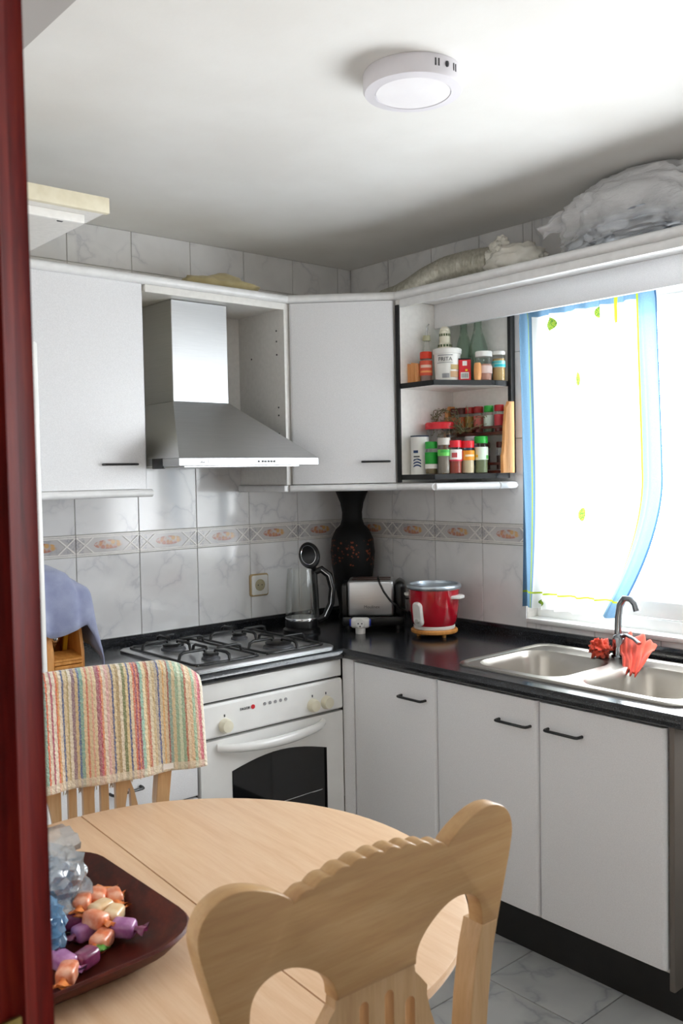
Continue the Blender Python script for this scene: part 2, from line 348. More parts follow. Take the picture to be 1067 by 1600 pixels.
    def blob(s, c, rad, amp=.15, fr=6, seed=0, sub=4, mi=0, flatz=None, sq=1.0):
        b = bmesh.new(); bmesh.ops.create_icosphere(b, subdivisions=sub, radius=1)
        for v in b.verts:
            d = v.co.normalized()
            if sq != 1: d = Vector([math.copysign(abs(q)**sq, q) for q in d])
            k = 1+amp*(noise.noise(d*fr*.5+Vector((seed, 0, 0)))+.5*abs(noise.noise(d*fr+Vector((0, seed, 3)))))
            p = Vector((c[0]+d.x*rad[0]*k, c[1]+d.y*rad[1]*k, c[2]+d.z*rad[2]*k))
            if flatz is not None: p.z = max(p.z, flatz)
            v.co = p
        return s.bm(b, mi)
    def grid(s, fn, nu, nv, uv=False, mi=0):
        vs = [fn(i/nu, j/nv) for j in range(nv+1) for i in range(nu+1)]
        fs = [(j*(nu+1)+i, j*(nu+1)+i+1, (j+1)*(nu+1)+i+1, (j+1)*(nu+1)+i) for j in range(nv) for i in range(nu)]
        if uv: s.uv = [(i/nu, j/nv) for j in range(nv+1) for i in range(nu+1)]
        return s.add(vs, fs, mi)
    def loft(s, rings, cap0=False, cap1=True, mi=0):
        n = len(rings[0]); vs = [p for q in rings for p in q]
        fs = [(j*n+i, j*n+(i+1) % n, (j+1)*n+(i+1) % n, (j+1)*n+i) for j in range(len(rings)-1) for i in range(n)]
        if cap0: fs.append(tuple(range(n))[::-1])
        if cap1: fs.append(tuple((len(rings)-1)*n+i for i in range(n)))
        return s.add(vs, fs, mi)
    def mesh(s, name, mats, smooth=35, off=(0, 0, 0), thick=0):
        me = bpy.data.meshes.new(name)
        me.from_pydata([(v[0]-off[0], v[1]-off[1], v[2]-off[2]) for v in s.v], [], s.f)
        for m in (mats if isinstance(mats, (list, tuple)) else [mats]): me.materials.append(MT[m] if isinstance(m, str) else m)
        for p, i in zip(me.polygons, s.mi): p.material_index = i
        if s.uv:
            L = me.uv_layers.new(name='UVMap')
            for lp in me.loops: L.data[lp.index].uv = s.uv[lp.vertex_index]
        b = bmesh.new(); b.from_mesh(me)
        if not s.uv: bmesh.ops.recalc_face_normals(b, faces=b.faces)
        b.to_mesh(me); b.free()
        if smooth:
            for p in me.polygons: p.use_smooth = True
            me.set_sharp_from_angle(angle=radians(smooth))
        return me
    def build(s, name, mats, parent=None, smooth=35, world=True, label=None, solid=0, sub=0):
        if parent is not None: off = parent.location if world else (0, 0, 0)
        else:
            xs, ys, zs = zip(*s.v); off = ((min(xs)+max(xs))/2, (min(ys)+max(ys))/2, min(zs))
            if not world: off = (0, 0, 0)
        if parent is not None and parent.parent is not None and world: off = parent.parent.location + parent.location
        o = bpy.data.objects.new(name, s.mesh(name, mats, smooth, off)); COL.objects.link(o)
        if parent is not None: o.parent = parent
        else: o.location = off
        if solid: md = o.modifiers.new('thickness', 'SOLIDIFY'); md.thickness = solid; md.offset = 0
        if sub: md = o.modifiers.new('smooth', 'SUBSURF'); md.levels = sub; md.render_levels = sub
        if label: o['label'] = label
        return o
def tag(o, label, cat, group=None):
    o['label'] = label; o['category'] = cat
    if group: o['group'] = group
    return o
def thing(name, label, cat, loc, rz=0, group=None):
    o = bpy.data.objects.new(name, None); COL.objects.link(o); o.location = loc; o.rotation_euler = (0, 0, rz); o.empty_display_size = .05
    return tag(o, label, cat, group)
def struct(o): o['kind'] = 'structure'; return o
def rrect(cx, cy, hx, hy, r, z=None, n=6):
    P = []
    for sx, sy, a in ((1, 1, 0), (-1, 1, 90), (-1, -1, 180), (1, -1, 270)):
        for i in range(n+1):
            t = radians(a+90*i/n); p = (cx+sx*(hx-r)+r*cos(t), cy+sy*(hy-r)+r*sin(t)); P.append(p if z is None else (p[0], p[1], z))
    return P
def text(name, body, size, loc, rot, mat, parent, ext=.0006, align='CENTER'):
    c = bpy.data.curves.new(name, 'FONT'); c.body = body; c.size = size; c.extrude = ext; c.align_x = align
    t = bpy.data.objects.new(name, c); COL.objects.link(t); bpy.context.view_layer.update()
    me = bpy.data.meshes.new_from_object(t.evaluated_get(bpy.context.evaluated_depsgraph_get()))
    bpy.data.objects.remove(t); me.materials.clear(); me.materials.append(MT[mat])
    o = bpy.data.objects.new(name, me); COL.objects.link(o); o.rotation_euler = rot
    off = Vector((0, 0, 0))
    if parent is not None:
        o.parent = parent; off = parent.location.copy()
        if parent.parent is not None: off += parent.parent.location
    o.location = Vector(loc)-off; return o
FRONT = (pi/2, 0, 0); SIDE = (pi/2, 0, -pi/2)
_cache = {}
def shared(key, make):
    if key not in _cache: _cache[key] = make()
    return _cache[key]
def place(name, me, loc, parent, rot=None):
    o = bpy.data.objects.new(name, me); COL.objects.link(o); o.parent = parent
    off = parent.location.copy()
    if parent.parent is not None: off += parent.parent.location
    o.location = Vector(loc)-off
    if rot: o.rotation_euler = rot
    return o

# ------------------------------------------------------------------ the room
H = 2.346
floor = struct(G().box(-4.2, .2, -4.4, .15, -.1, -.004).build('floor', 'grout_dark'))
T = .31
for i in range(-4, 3):
    for j in range(-5, 4):
        x0, y0 = -.765+i*T, -1.385+j*T
        x1, y1 = min(x0+T, -.02), min(y0+T, -.02)
        if x1-x0 < .03 or y1-y0 < .03 or x0 < -2.44: continue
        d = (round(x1-x0, 3), round(y1-y0, 3))
        me = shared(('ft',)+d, lambda: G().box(-d[0]/2+.0015, d[0]/2-.0015, -d[1]/2+.0015, d[1]/2-.0015, 0, .006, .001, 1).mesh('floor_tile', 'floor_tile'))
        place('floor_tile', me, ((x0+x1)/2, (y0+y1)/2, -.006), floor)
ceiling = struct(G().box(-4.2, .2, -4.4, .15, H, H+.1).build('ceiling', 'ceiling'))
wall_back = struct(G().box(-2.6, .2, .0, .15, 0, H).build('wall_back', 'grout'))
WY0, WY1, WZ0, WZ1 = -2.70, -.955, .885, 2.06      # window opening in the right wall
g = G(); g.box(0, .2, WY1, 0, 0, H); g.box(0, .2, -3.45, WY0, 0, H); g.box(0, .2, WY0, WY1, 0, WZ0); g.box(0, .2, WY0, WY1, WZ1, H)
wall_right = struct(g.build('wall_right', 'grout'))
g = G(); g.box(-2.57, -2.45, -2.365, .0, 0, H); g.box(-2.57, -2.45, -3.45, -3.2, 0, H); g.box(-2.57, -2.45, -3.2, -2.365, 2.06, H)
struct(g.build('wall_left', 'plaster'))
struct(G().box(-4.2, .2, -3.55, -3.45, 0, H).build('wall_front', 'plaster'))
struct(G().box(-4.3, -4.2, -4.4, -1.4, 0, H).build('wall_hall_side', 'plaster'))
struct(G().box(-4.2, -2.57, -1.5, -1.4, 0, H).build('wall_hall_end', 'plaster'))
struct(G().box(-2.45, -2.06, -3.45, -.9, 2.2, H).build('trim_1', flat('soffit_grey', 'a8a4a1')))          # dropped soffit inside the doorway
# tiles
def tiles(wall, name, mat, th, u0, u1, z0, z1, horiz):
    a, b = u1-u0, z1-z0
    if a < .012 or b < .012: return
    d = (name, horiz, round(a, 3), round(b, 3)); gp = .0012
    def mk():
        if horiz: return G().box(-a/2+gp, a/2-gp, -th, 0, -b/2+gp, b/2-gp, .0012, 1).mesh(name, mat)
        return G().box(-th, 0, -a/2+gp, a/2-gp, -b/2+gp, b/2-gp, .0012, 1).mesh(name, mat)
    c = (u0+u1)/2; zc = (z0+z1)/2
    place(name, shared(d, mk), (c, 0, zc) if horiz else (0, c, zc), wall)
def border_mesh():
    g = G().box(-.1238, .1238, -.004, 0, -.038, .038, .001, 1)
    for z in (-.0355, -.029, .029, .0355): g.box(-.1238, .1238, -.0062, -.004, z-.0022, z+.0022, mi=1)
    for sx in (-1, 1):
        for sz in (-1, 1):
            p0, p1 = Vector((sx*.123, 0, sz*.028)), Vector((sx*.058, 0, -sz*.028)); t = (p1-p0).normalized(); nn = Vector((-t.z, 0, t.x))*.0026
            q = [(p0+nn), (p1+nn), (p1-nn), (p0-nn)]; g.prism([(k.x, k.z) for k in q], 'y', -.0062, -.004, mi=1)
    return g.mesh('border_tile', ['border', 'border_line'])
BM = border_mesh()
rows = [(.80, 1.165), (1.243, 1.563), (1.563, 1.883), (1.883, 2.203), (2.203, H)]
for k in range(11):
    x1 = -.078-.25*(k-1); x0 = x1-.25; x1 = min(x1, 0)
    if x0 < -2.44: continue
    for z0, z1 in rows: tiles(wall_back, 'wall_tile', 'tile', .004, x0, x1, z0, z1, True)
    if k: place('border_tile', BM, ((x0+x1)/2, 0, 1.204), wall_back)
    else: tiles(wall_back, 'border_end_tile', 'border', .005, x0, x1, 1.166, 1.242, True)
for k in range(14):
    y1 = -.25*k+.004; y0 = y1-.25; y1 = min(y1, -.005)
    for z0, z1 in rows:
        if y1 <= WY0 or y0 >= WY1: tiles(wall_right, 'wall_tile', 'tile', .004, y0, y1, z0, z1, False)
        else:
            for a, b in ((y0, min(y1, WY0)), (max(y0, WY1), y1)):
                if b > a: tiles(wall_right, 'wall_tile', 'tile', .004, a, b, z0, z1, False)
            a, b = max(y0, WY0), min(y1, WY1)
            if z0 < WZ0: tiles(wall_right, 'wall_tile', 'tile', .004, a, b, z0, min(z1, WZ0), False)
            if z1 > WZ1: tiles(wall_right, 'wall_tile', 'tile', .004, a, b, max(z0, WZ1), z1, False)
    if y0 > WY1 - .06 or y1 < WY0:
        if k < 4 and y0 >= WY1-.06: place('border_tile', BM, (0, (y0+y1)/2, 1.204), wall_right, (0, 0, -pi/2))
# window: fixed frame, two sashes with panes
g = G()
for a in ((WY1-.045, WY1), (WY0, WY0+.045)): g.box(.06, .12, a[0], a[1], WZ0+.0505, WZ1-.0455, .004)
g.box(.06, .12, WY0, WY1, WZ0, WZ0+.05, .004); g.box(.06, .12, WY0, WY1, WZ1-.045, WZ1, .004)
window = struct(g.build('window_1', 'enamel'))
for a, b in ((WY1-.05, -1.83), (-1.83, WY0+.05)):
    g = G(); hi, lo = max(a, b), min(a, b)
    g.box(.07, .11, hi-.055, hi, WZ0+.052, WZ1-.047, .005); g.box(.07, .11, lo, lo+.055, WZ0+.052, WZ1-.047, .005)
    g.box(.07, .11, lo+.055, hi-.055, WZ0+.052, WZ0+.11, .005); g.box(.07, .11, lo+.055, hi-.055, WZ1-.10, WZ1-.047, .005)
    s_ = g.build('sash', 'enamel', window); G().box(.088, .092, lo+.05, hi-.05, WZ0+.105, WZ1-.095).build('pane', 'pane', s_)
struct(G().box(-.012, .06, WY0, WY1-.002, WZ0-.006, WZ0+.012, .004).build('trim_2', 'enamel'))   # window sill
# mahogany door frame beside the camera
g = G(); prof = [(-2.60, -2.363), (-2.60, -2.43), (-2.590, -2.437), (-2.560, -2.437), (-2.553, -2.430), (-2.535, -2.425), (-2.505, -2.425), (-2.497, -2.415), (-2.480, -2.402), (-2.466, -2.402), (-2.461, -2.392), (-2.452, -2.385), (-2.446, -2.372), (-2.430, -2.366), (-2.428, -2.357), (-2.436, -2.352), (-2.45, -2.352), (-2.45, -2.363)]
g.prism([(a-.008, b) for a, b in prof], 'z', 0, 2.055)
door = struct(g.build('door_1', 'mahogany', smooth=50))
g = G(); g.box(-2.60, -2.43, -3.2, -2.40, 2.055, 2.12, .006); g.build('frame_head', 'mahogany', door)
g = G(); g.box(-2.60, -2.43, -3.26, -3.2, 0, 2.12, .006); g.build('frame_post', 'mahogany', door)
g = G(); g.box(-2.535, -2.508, -2.4275, -2.4245, .90, 1.075, .001); g.build('strike_plate', 'brass', door)
g = G(); g.box(-2.503, -2.4795, -2.409, -2.4045, .93, 1.055, .001); g.build('latch_plate', 'brass', door)

# ------------------------------------------------------------------ worktops, base units
ZT = .82; ZE = .785
def nose(axis, at, a, b, g):    # rounded front edge
    P = [(at+.02, ZE), (at+.012, ZE), (at+.004, ZE+.006), (at, ZE+.0175), (at+.004, ZT-.006), (at+.012, ZT), (at+.02, ZT)]
    if axis == 'x': g.prism(P, 'x', a, b)
    else: g.prism(P, 'y', a, b)
g = G(); g.box(-1.712, -.004, -.60, -.004, ZE, ZT); nose('x', -.62, -1.712, -.60, g)
tag(g.build('worktop', 'granite'), 'black speckled worktop under the hob along the tiled back wall', 'worktop')
SX0, SX1, SY0, SY1 = -.545, -.065, -1.865, -1.075
bowls = [(-.335, -1.275, .165, .165), (-.335, -1.665, .165, .165)]
g = G(); g.holed([(-.60, -1.90), (-.004, -1.90), (-.004, -.6005), (-.60, -.6005)], [rrect(SX0*.5+SX1*.5, (SY0+SY1)/2, .222, .377, .06)], 'z', ZE, ZT); nose('y', -.62, -1.90, -.6005, g)
tag(g.build('worktop', 'granite'), 'black speckled worktop holding the double sink under the window', 'worktop')
g = G(); g.prism([(-.024, ZT), (-.024, ZT+.03), (-.016, ZT+.041), (-.0045, ZT+.041), (-.0045, ZT)], 'x', -1.712, -.026)
tag(g.build('upstand', 'granite'), 'narrow black upstand strip along the foot of the back wall tiles', 'upstand')
g = G(); g.prism([(-.024, ZT), (-.024, ZT+.03), (-.016, ZT+.041), (-.0045, ZT+.041), (-.0045, ZT)], 'y', -1.90, -.0045)
tag(g.build('upstand', 'granite'), 'narrow black upstand strip behind the sink below the window', 'upstand')
def bow_handle(parent, p0, p1, out, r=.0045):
    p0, p1, out = Vector(p0), Vector(p1), Vector(out); t = (p1-p0)
    pts = [p0-out*.2, p0+out*.6, p0+out*.9+t*.02, p0+out+t*.07, p1+out-t*.07, p1+out*.9-t*.02, p1+out*.6, p1-out*.2]
    return G().tube(pts, r, 8).build('handle', 'black', parent, label='black bow handle')
def base_unit(y0, y1, hy, label, top=ZE-.001):
    t = thing('base_cabinet', label, 'cabinet', (-.3, (y0+y1)/2, 0), group='base cabinets under the sink worktop')
    G().box(-.578, -.03, y0+.0005, y1-.0005, .13, top).build('body', 'carcass', t)
    d = G().box(-.602, -.58, y0+.002, y1-.002, .144, ZE-.008, .012, 4, edges=lambda c: abs(c.x+.602) < .001 and abs(c.z-.46) < .2).build('door', 'laminate', t)
    bow_handle(d, (-.602, hy[0], hy[2]), (-.602, hy[1], hy[2]), (-.024, 0, 0))
base_unit(-1.05, -.65, (-.895, -1.005, .70), 'white base cabinet next to the oven corner, its handle at upper right')
base_unit(-1.45, -1.05, (-1.31, -1.425, .70), 'middle white base cabinet under the left sink bowl', .655)
base_unit(-1.85, -1.45, (-1.488, -1.60, .705), 'rightmost white base cabinet with its handle at upper left, under the right bowl', .655)
G_ = G().box(-.592, -.03, -1.868, -1.852, .09, ZE-.002, .003); tag(G_.build('end_panel', flat('shaded_panel', '6a635c')), 'end panel coloured dark as in shade, closing the sink cabinets at the right', 'panel')  # dark colour stands in for the shade on this cabinet side
tag(G().box(-.552, -.535, -1.868, -.56, 0, .13).build('kickboard', 'kick'), 'black kickboard along the floor under the sink cabinets', 'kickboard')
g = G(); g.prism([(-.607, -.606), (-.607, -.60), (-.58, -.58), (-.58, -.648), (-.597, -.648), (-.602, -.642)], 'z', .13, ZE-.001, .001)
tag(g.build('corner_post', 'laminate'), 'white vertical filler post in the corner between oven and cabinets', 'filler')
# drawer unit left of the oven
t = thing('drawer_cabinet', 'white drawer cabinet left of the oven, half hidden by the towelled chair', 'cabinet', (-1.465, -.3, 0))
G().box(-1.711, -1.214, -.578, -.03, .13, ZE-.001).build('body', 'black_matt', t)
for z0, z1 in ((.715, .775), (.605, .706), (.435, .596), (.144, .427)):
    d = G().box(-1.709, -1.217, -.602, -.58, z0, z1, .008, 3, edges=lambda c: abs(c.y+.602) < .001).build('drawer', 'laminate', t)
    if z1 < .7: bow_handle(d, (-1.52, -.602, (z0+z1)/2), (-1.42, -.602, (z0+z1)/2), (0, -.024, 0))
tag(G().box(-1.711, -.60, -.552, -.54, 0, .13).build('kickboard', 'kick'), 'black kickboard along the floor under the oven and drawers', 'kickboard')
# oven
OX0, OX1 = -1.207, -.612
t = thing('oven', 'white built-in oven with arched black glass door and ivory knobs', 'oven', (-.91, -.3, .13))
G().box(OX0+.004, OX1-.004, -.575, -.04, .13, ZE-.002).build('body', 'black_matt', t)
G().box(OX0, OX1, -.598, -.576, .722, ZE-.004, .003).build('top_strip', 'enamel', t)
p = G().prism([(-.576, .606), (-.600, .606), (-.605, .612), (-.602, .707), (-.595, .714), (-.576, .714)], 'x', OX0, OX1, .002).build('control_panel', 'enamel', t)
arc = [(-1.09+.40*i/12, .478+.036*sin(pi*min(1, max(0, (i/12)*.93+.06)))) for i in range(13)]
win = [(-1.09, .22)]+[(a, b) for a, b in arc]+[(-.69, .22)]
d = G().holed([(OX0, .15), (OX1, .15), (OX1, .597), (OX0, .597)], [win], 'y', -.602, -.577).build('oven_door', 'enamel', t)
G().holed(win, [[(a*.985-.0135, b*.985+.0055) for a, b in win]], 'y', -.6035, -.597).build('window_rim', 'black', d)
G().prism(win, 'y', -.598, -.588).build('door_glass', 'dark_glass', d)
G().tube([(-1.07, -.5992, .33), (-.80, -.5992, .333), (-.71, -.5992, .333)], .002, 6).build('rack_bar', 'chrome', d)
N = 15; hp = [Vector((-1.145+.44*i/(N-1), -.603-.042*sin(pi*min(1, max(0, i/(N-1)*1.0)))**.45, .572-.012*sin(pi*i/(N-1)))) for i in range(N)]
G().tube(hp, [.012+.004*sin(pi*i/(N-1)) for i in range(N)], 12, flat_=1.1).build('handle', 'enamel', d)
for kx in (-1.115, -.751, -.690):
    k = G().lathe([(0.0, -.6035), (.024, -.6035), (.0235, -.612), (.019, -.626), (.0, -.628)], (kx, 0, .64), 24, axis='y').build('knob', 'ivory', p)
    g = G(); g.prism([(-.006, -.02), (.006, -.02), (.006, .012), (.0, .021), (-.006, .012)], 'y', -.637, -.624, .002)
    for v in range(len(g.v)): g.v[v] = (g.v[v][0]+kx, g.v[v][1], g.v[v][2]+.64)
    g.build('knob_grip', 'ivory', k)
    G().box(kx-.002, kx+.002, -.6048, -.602, .668, .676).build('knob_mark', 'print', p)
text('oven_brand', 'FAGOR', .012, (-1.035, -.6045, .677), FRONT, 'print', p)
G().lathe([(0, -.6052), (.0075, -.6052), (.0075, -.603)], (-1.003, 0, .681), 20, axis='y').build('brand_dot', 'red_ink', p)
for i in range(5): G().lathe([(.0035, -.605), (.0055, -.6052), (.0055, -.603), (.0035, -.603)], (-.955+.022*i, 0, .682), 12, axis='y').build('printed_symbol', 'print_grey', p)
# hob
HX0, HX1, HY0, HY1 = -1.2117, -.6217, -.582, -.072
t = thing('gas_hob', 'stainless gas hob with black pan supports set in the worktop', 'hob', (-.916, -.327, ZT))
g = G(); R1 = lambda i, z, r=.02: rrect(-.9167, -.327, .295-i, .255-i, r, z)
g.loft([R1(0, ZT), R1(0, ZT+.007), R1(.006, ZT+.012), R1(.024, ZT+.012), R1(.03, ZT+.005)], True, True); g.build('hob_tray', 'steel', t, smooth=40)
for bx, by, br in ((-1.06, -.20, .036), (-1.06, -.445, .026), (-.775, -.20, .026), (-.775, -.445, .045)):
    b = G().lathe([(br*1.25, ZT+.004), (br*1.2, ZT+.012), (br, ZT+.014), (br, ZT+.02), (0, ZT+.02)], (bx, by, 0), 24).build('burner', flat('burner_grey', '55565a'), t)
    G().lathe([(br*1.04, ZT+.0195), (br*1.06, ZT+.025), (br*.9, ZT+.029), (0, ZT+.029)], (bx, by, 0), 24).build('burner_cap', 'iron', b)
for gx0, gx1 in ((-1.185, -.935), (-.905, -.652)):
    g = G(); zt = ZT+.042; y0, y1 = -.555, -.10; m = (gx0+gx1)/2
    ring = [(p[0], p[1], ZT+.016) for p in rrect(m, (y0+y1)/2, (gx1-gx0)/2, (y1-y0)/2, .03, n=4)]
    g.tube(ring, .0045, 8, closed=True)
    for cy in (-.445, -.20):
        for dx, dy in ((1, 0), (-1, 0), (0, 1), (0, -1)):
            R = (gx1-gx0)/2 if dx else .115
            ex, ey = m+dx*R, cy+dy*R
            g.tube([(ex, ey, ZT+.016), (ex-dx*.006, ey-dy*.006, zt-.006), (ex-dx*.02, ey-dy*.02, zt), (m+dx*.03, cy+dy*.03, zt), (m+dx*.024, cy+dy*.024, zt-.008)], [.005, .0055, .0055, .005, .004], 8)
    for sx, sy in ((gx0, y0), (gx1, y0), (gx0, y1), (gx1, y1)):
        px, py = (sx*.94+m*.06, sy*.97+.03*(y0+y1)/2); g.tube([(px, py, ZT+.004), (px, py, ZT+.018)], .006, 8)
    g.build('pan_support', 'iron', t, smooth=50)

# ------------------------------------------------------------------ wall units
ZU0, ZU1 = 1.405, 2.087; D = .311
def wall_door(t, x0, x1, label=None):
    return G().box(x0, x1, -D, -D+.02, ZU0, ZU1, .01, 4, edges=lambda c: abs(c.y+D) < .001 and abs(c.z-1.75) < .2).build('door', 'laminate', t)
t = thing('wall_cabinet', 'white wall cabinet left of the hood with a black bar handle', 'cabinet', (-1.51, -.15, ZU0))
G().box(-1.705, -1.2005, -D+.021, -.006, ZU0, ZU1).build('body', 'cream', t)
d = wall_door(t, -1.705, -1.206); bow_handle(d, (-1.367, -D, 1.487), (-1.250, -D, 1.487), (0, -.022, 0), .004)
def sweep(path, prof, g):
    """prof = (outward, z) points swept along a plan polyline; outward is to the right of travel"""
    path = [Vector((p[0], p[1])) for p in path]; n = len(path); rings = []
    for i, p in enumerate(path):
        d0 = (p-path[i-1]).normalized() if i else None; d1 = (path[i+1]-p).normalized() if i < n-1 else None
        n0 = Vector((d0.y, -d0.x)) if d0 else None; n1 = Vector((d1.y, -d1.x)) if d1 else None
        if n0 is None: m = n1
        elif n1 is None: m = n0
        else: m = (n0+n1).normalized(); m = m/max(.3, m.dot(n0))
        rings.append([(p.x+m.x*a, p.y+m.y*a, z) for a, z in prof])
    g.loft(rings, True, True); return g
UP = [(-.02, 2.088), (.008, 2.088), (.016, 2.093), (.019, 2.102), (.016, 2.111), (.008, 2.117), (-.02, 2.117)]
DN = [(-.02, 1.378), (.008, 1.378), (.016, 1.383), (.019, 1.390), (.016, 1.397), (.008, 1.4035), (-.02, 1.4035)]
t = thing('cornice', 'long rounded white cornice running along the tops of the wall units', 'cornice', (-.6, -.5, 2.088))
for nm, seg in (('cornice_length', [(-1.80, -D), (-.602, -D)]), ('cornice_length', [(-.6, -D-.001), (-D-.001, -.6)]), ('cornice_length', [(-D, -.602), (-D, -3.40)])):
    sweep(seg, UP, G()).build(nm, 'moulding', t, smooth=50)
for c in ((-.601, -D), (-D, -.601)):
    G().lathe([(.0, 2.0885), (.010, 2.0885), (.0165, 2.094), (.019, 2.102), (.0165, 2.110), (.010, 2.1165), (0, 2.1165)], (c[0], c[1], 0), 20).build('corner_joint', 'moulding', t)
t = thing('light_rail', 'rounded white rail along the bottom of the left wall cabinet', 'rail', (-1.5, -D, 1.378))
sweep([(-1.705, -D), (-1.195, -D)], DN, G()).build('rail_length', 'moulding', t, smooth=50)
G().box(-1.705, -1.197, -D+.02, -.006, 1.39, 1.4035).build('bottom_panel', 'carcass', t)
# hood surround: top board and back, between the cabinets
t = thing('hood_surround', 'open white housing around the chimney of the hood', 'housing', (-.9, -.16, 1.7))
G().box(-1.199, -.6185, -D+.004, -.006, 2.068, 2.087).build('top_panel', 'carcass', t)
G().box(-1.199, -.6185, -D-.004, -D+.0035, 2.062, 2.0872, .002).build('front_lip', 'carcass', t)
G().box(-1.199, -.6185, -.016, -.0065, 1.51, 2.0675).build('back_panel', 'carcass', t)
# corner cabinet
t = thing('corner_cabinet', 'diagonal white corner wall cabinet with a black bar handle', 'cabinet', (-.25, -.25, ZU0))
G().prism([(-.006, -.006), (-.006, -.598), (-D+.016, -.598), (-.598, -D+.016), (-.598, -.006)], 'z', ZU0, ZU1).build('body', 'carcass', t)
G().box(-.618, -.5985, -D-.001, -.006, ZU0-.0, ZU1).build('side_panel', 'carcass', t)
for py, pz in ((-.10, 1.90), (-.265, 1.90), (-.265, 1.95), (-.265, 1.99), (-.27, 1.70), (-.27, 1.67), (-.20, 1.60), (-.27, 1.60)):
    G().lathe([(0, -.6193), (.0035, -.6193), (.0035, -.618)], (0, py, pz), 10, axis='x').build('peg_hole', 'slot', t)
dv = Vector((1, -1, 0)).normalized(); nv = Vector((-1, -1, 0)).normalized()
def diag(p0, L, z0, z1, a, b, bev, g):
    b0 = G().box(0, L, -b, -a, z0, z1, bev, 3, edges=lambda c: abs(c.y+b) < .001 and abs(c.z-(z0+z1)/2) < .2)
    g.add([tuple(p0+dv*v[0]+Vector((1, 1, 0)).normalized()*v[1]+Vector((0, 0, v[2]))) for v in b0.v], b0.f); return g
P0 = Vector((-.600, -D, 0)); L = (Vector((-D, -.600, 0))-P0).length
d = diag(P0+dv*.008, L-.016, ZU0+.002, ZU1-.002, -.010, .012, .01, G()).build('door', 'laminate', t)
h0 = P0+dv*(L*.67)+nv*.010+Vector((0, 0, 1.487)); h1 = P0+dv*(L*.925)+nv*.010+Vector((0, 0, 1.487))
bow_handle(d, h0, h1, nv*.022, .004)
t2 = thing('light_rail', 'rounded white rail under the corner cabinet and the open shelf', 'rail', (-.35, -.5, 1.378))
for seg in ([(-.61, -.006), (-.61, -D)], [(-.601, -D-.001), (-D-.001, -.601)], [(-D, -.602), (-D, -.79)], [(-D, -.79), (-.10, -.905)], [(-.10, -.905), (-.006, -.905)]):
    s0, s1 = Vector(seg[0]), Vector(seg[1])
    if seg[0][0] == -.61:
        G().box(-.633, -.61, -D-.004, -.006, 1.378, 1.4035, .006, 2).build('rail_length', 'moulding', t2)
    else: sweep(seg, DN, G()).build('rail_length', 'moulding', t2, smooth=50)
G().prism([(-.006, -.006), (-.006, -.9), (-.10, -.9), (-D+.02, -.785), (-D+.02, -.605), (-.6, -D+.02), (-.605, -.006)], 'z', 1.392, 1.4035).build('bottom_panel', 'carcass', t2)
# open shelf unit
t = thing('open_shelf_unit', 'open white corner shelf unit with black edged shelves beside the curtain', 'shelf', (-.15, -.75, ZU0))
SH = [(-.007, -.6185), (-.318, -.6185), (-.318, -.79), (-.10, -.898), (-.024, -.898), (-.007, -.898)]
G().box(-D, -.006, -.618, -.6005, ZU0, ZU1).build('side_panel', 'carcass', t)
G().box(-D-.009, -D-.0005, -.6205, -.604, ZU0+.002, ZU1-.02).build('black_edging', 'black_matt', t)
G().box(-.020, -.006, -.8985, -.6185, ZU0+.03, ZU1).build('back_panel', 'carcass', t)
G().box(-.030, -.006, -.914, -.899, ZU0+.03, ZU1).build('black_edging', 'black_matt', t)
SB1, SB2 = 1.435, 1.775
SHI = [(-.0205, -.6187), (-D+.001, -.6187), (-D+.001, -.787), (-.099, -.8955), (-.0205, -.8955)]
for zt in (SB1, SB2):
    s_ = G().prism(SHI, 'z', zt-.018, zt).build('shelf_board', 'carcass', t)
    g = G()
    for a, b in zip(SHI[1:4], SHI[2:5]):
        a, b = Vector(a), Vector(b); dd = (b-a).normalized(); n_ = Vector((dd.y, -dd.x))*.0022
        n_ = n_ if n_.dot(a-Vector((-.15, -.7))) > 0 else -n_
        g.prism([tuple(a), tuple(b), tuple(b+n_), tuple(a+n_)], 'z', zt-.0185, zt+.0005)
    g.build('shelf_edging', 'black_matt', s_)
# bridge board and pelmet over the window
t = thing('bridge_board', 'white board bridging above the window, joined to the cornice', 'board', (-.16, -2, 2.0))
G().box(-D, -.006, -3.40, -.6205, 2.0875, 2.105).build('top_board', 'moulding', t)
G().box(-D-.004, -D+.012, -3.40, -.6205, 2.058, 2.0873, .004).build('front_lip', 'moulding', t)
G().box(-.125, -.109, -3.40, -.6205, 1.995, 2.0873, .002).build('pelmet', 'laminate', t)

# ------------------------------------------------------------------ hood
t = thing('range_hood', 'stainless pyramid range hood with tall chimney above the hob', 'range hood', (-.895, -.24, 1.478))
hx0, hx1, hyf = -1.1985, -.6195, -.503
cx0, cx1, cyf = -1.055, -.822, -.235
ring = lambda a, b, c, d, z: [(a, c, z), (b, c, z), (b, d, z), (a, d, z)]
g = G(); g.loft([ring(hx0, hx1, hyf, -.017, 1.504), ring(cx0-.003, cx1+.003, cyf-.003, -.017, 1.708)], True, True); g.build('canopy', 'steel', t, smooth=0)
g = G(); g.box(cx0, cx1, cyf, -.017, 1.7085, 2.067, .002, 1); g.build('chimney', 'steel_v', t, smooth=0)
st = G().box(hx0, hx1, hyf, -.017, 1.478, 1.5035, .0015, 1).build('control_strip', 'steel', t, smooth=0)
for i in range(6): G().lathe([(0, hyf-.003), (.004, hyf-.003), (.004, hyf+.001)], (-.885+.0125*i+(0.004 if i else 0), 0, 1.491), 12, axis='y').build('button', 'black', st)
text('hood_brand', 'cata', .016, (-1.115, hyf-.0006, 1.4865), FRONT, 'print_grey', st)
text('hood_brand_mark', 'C', .018, (-1.085, hyf-.0006, 1.487), FRONT, 'print_grey', st)
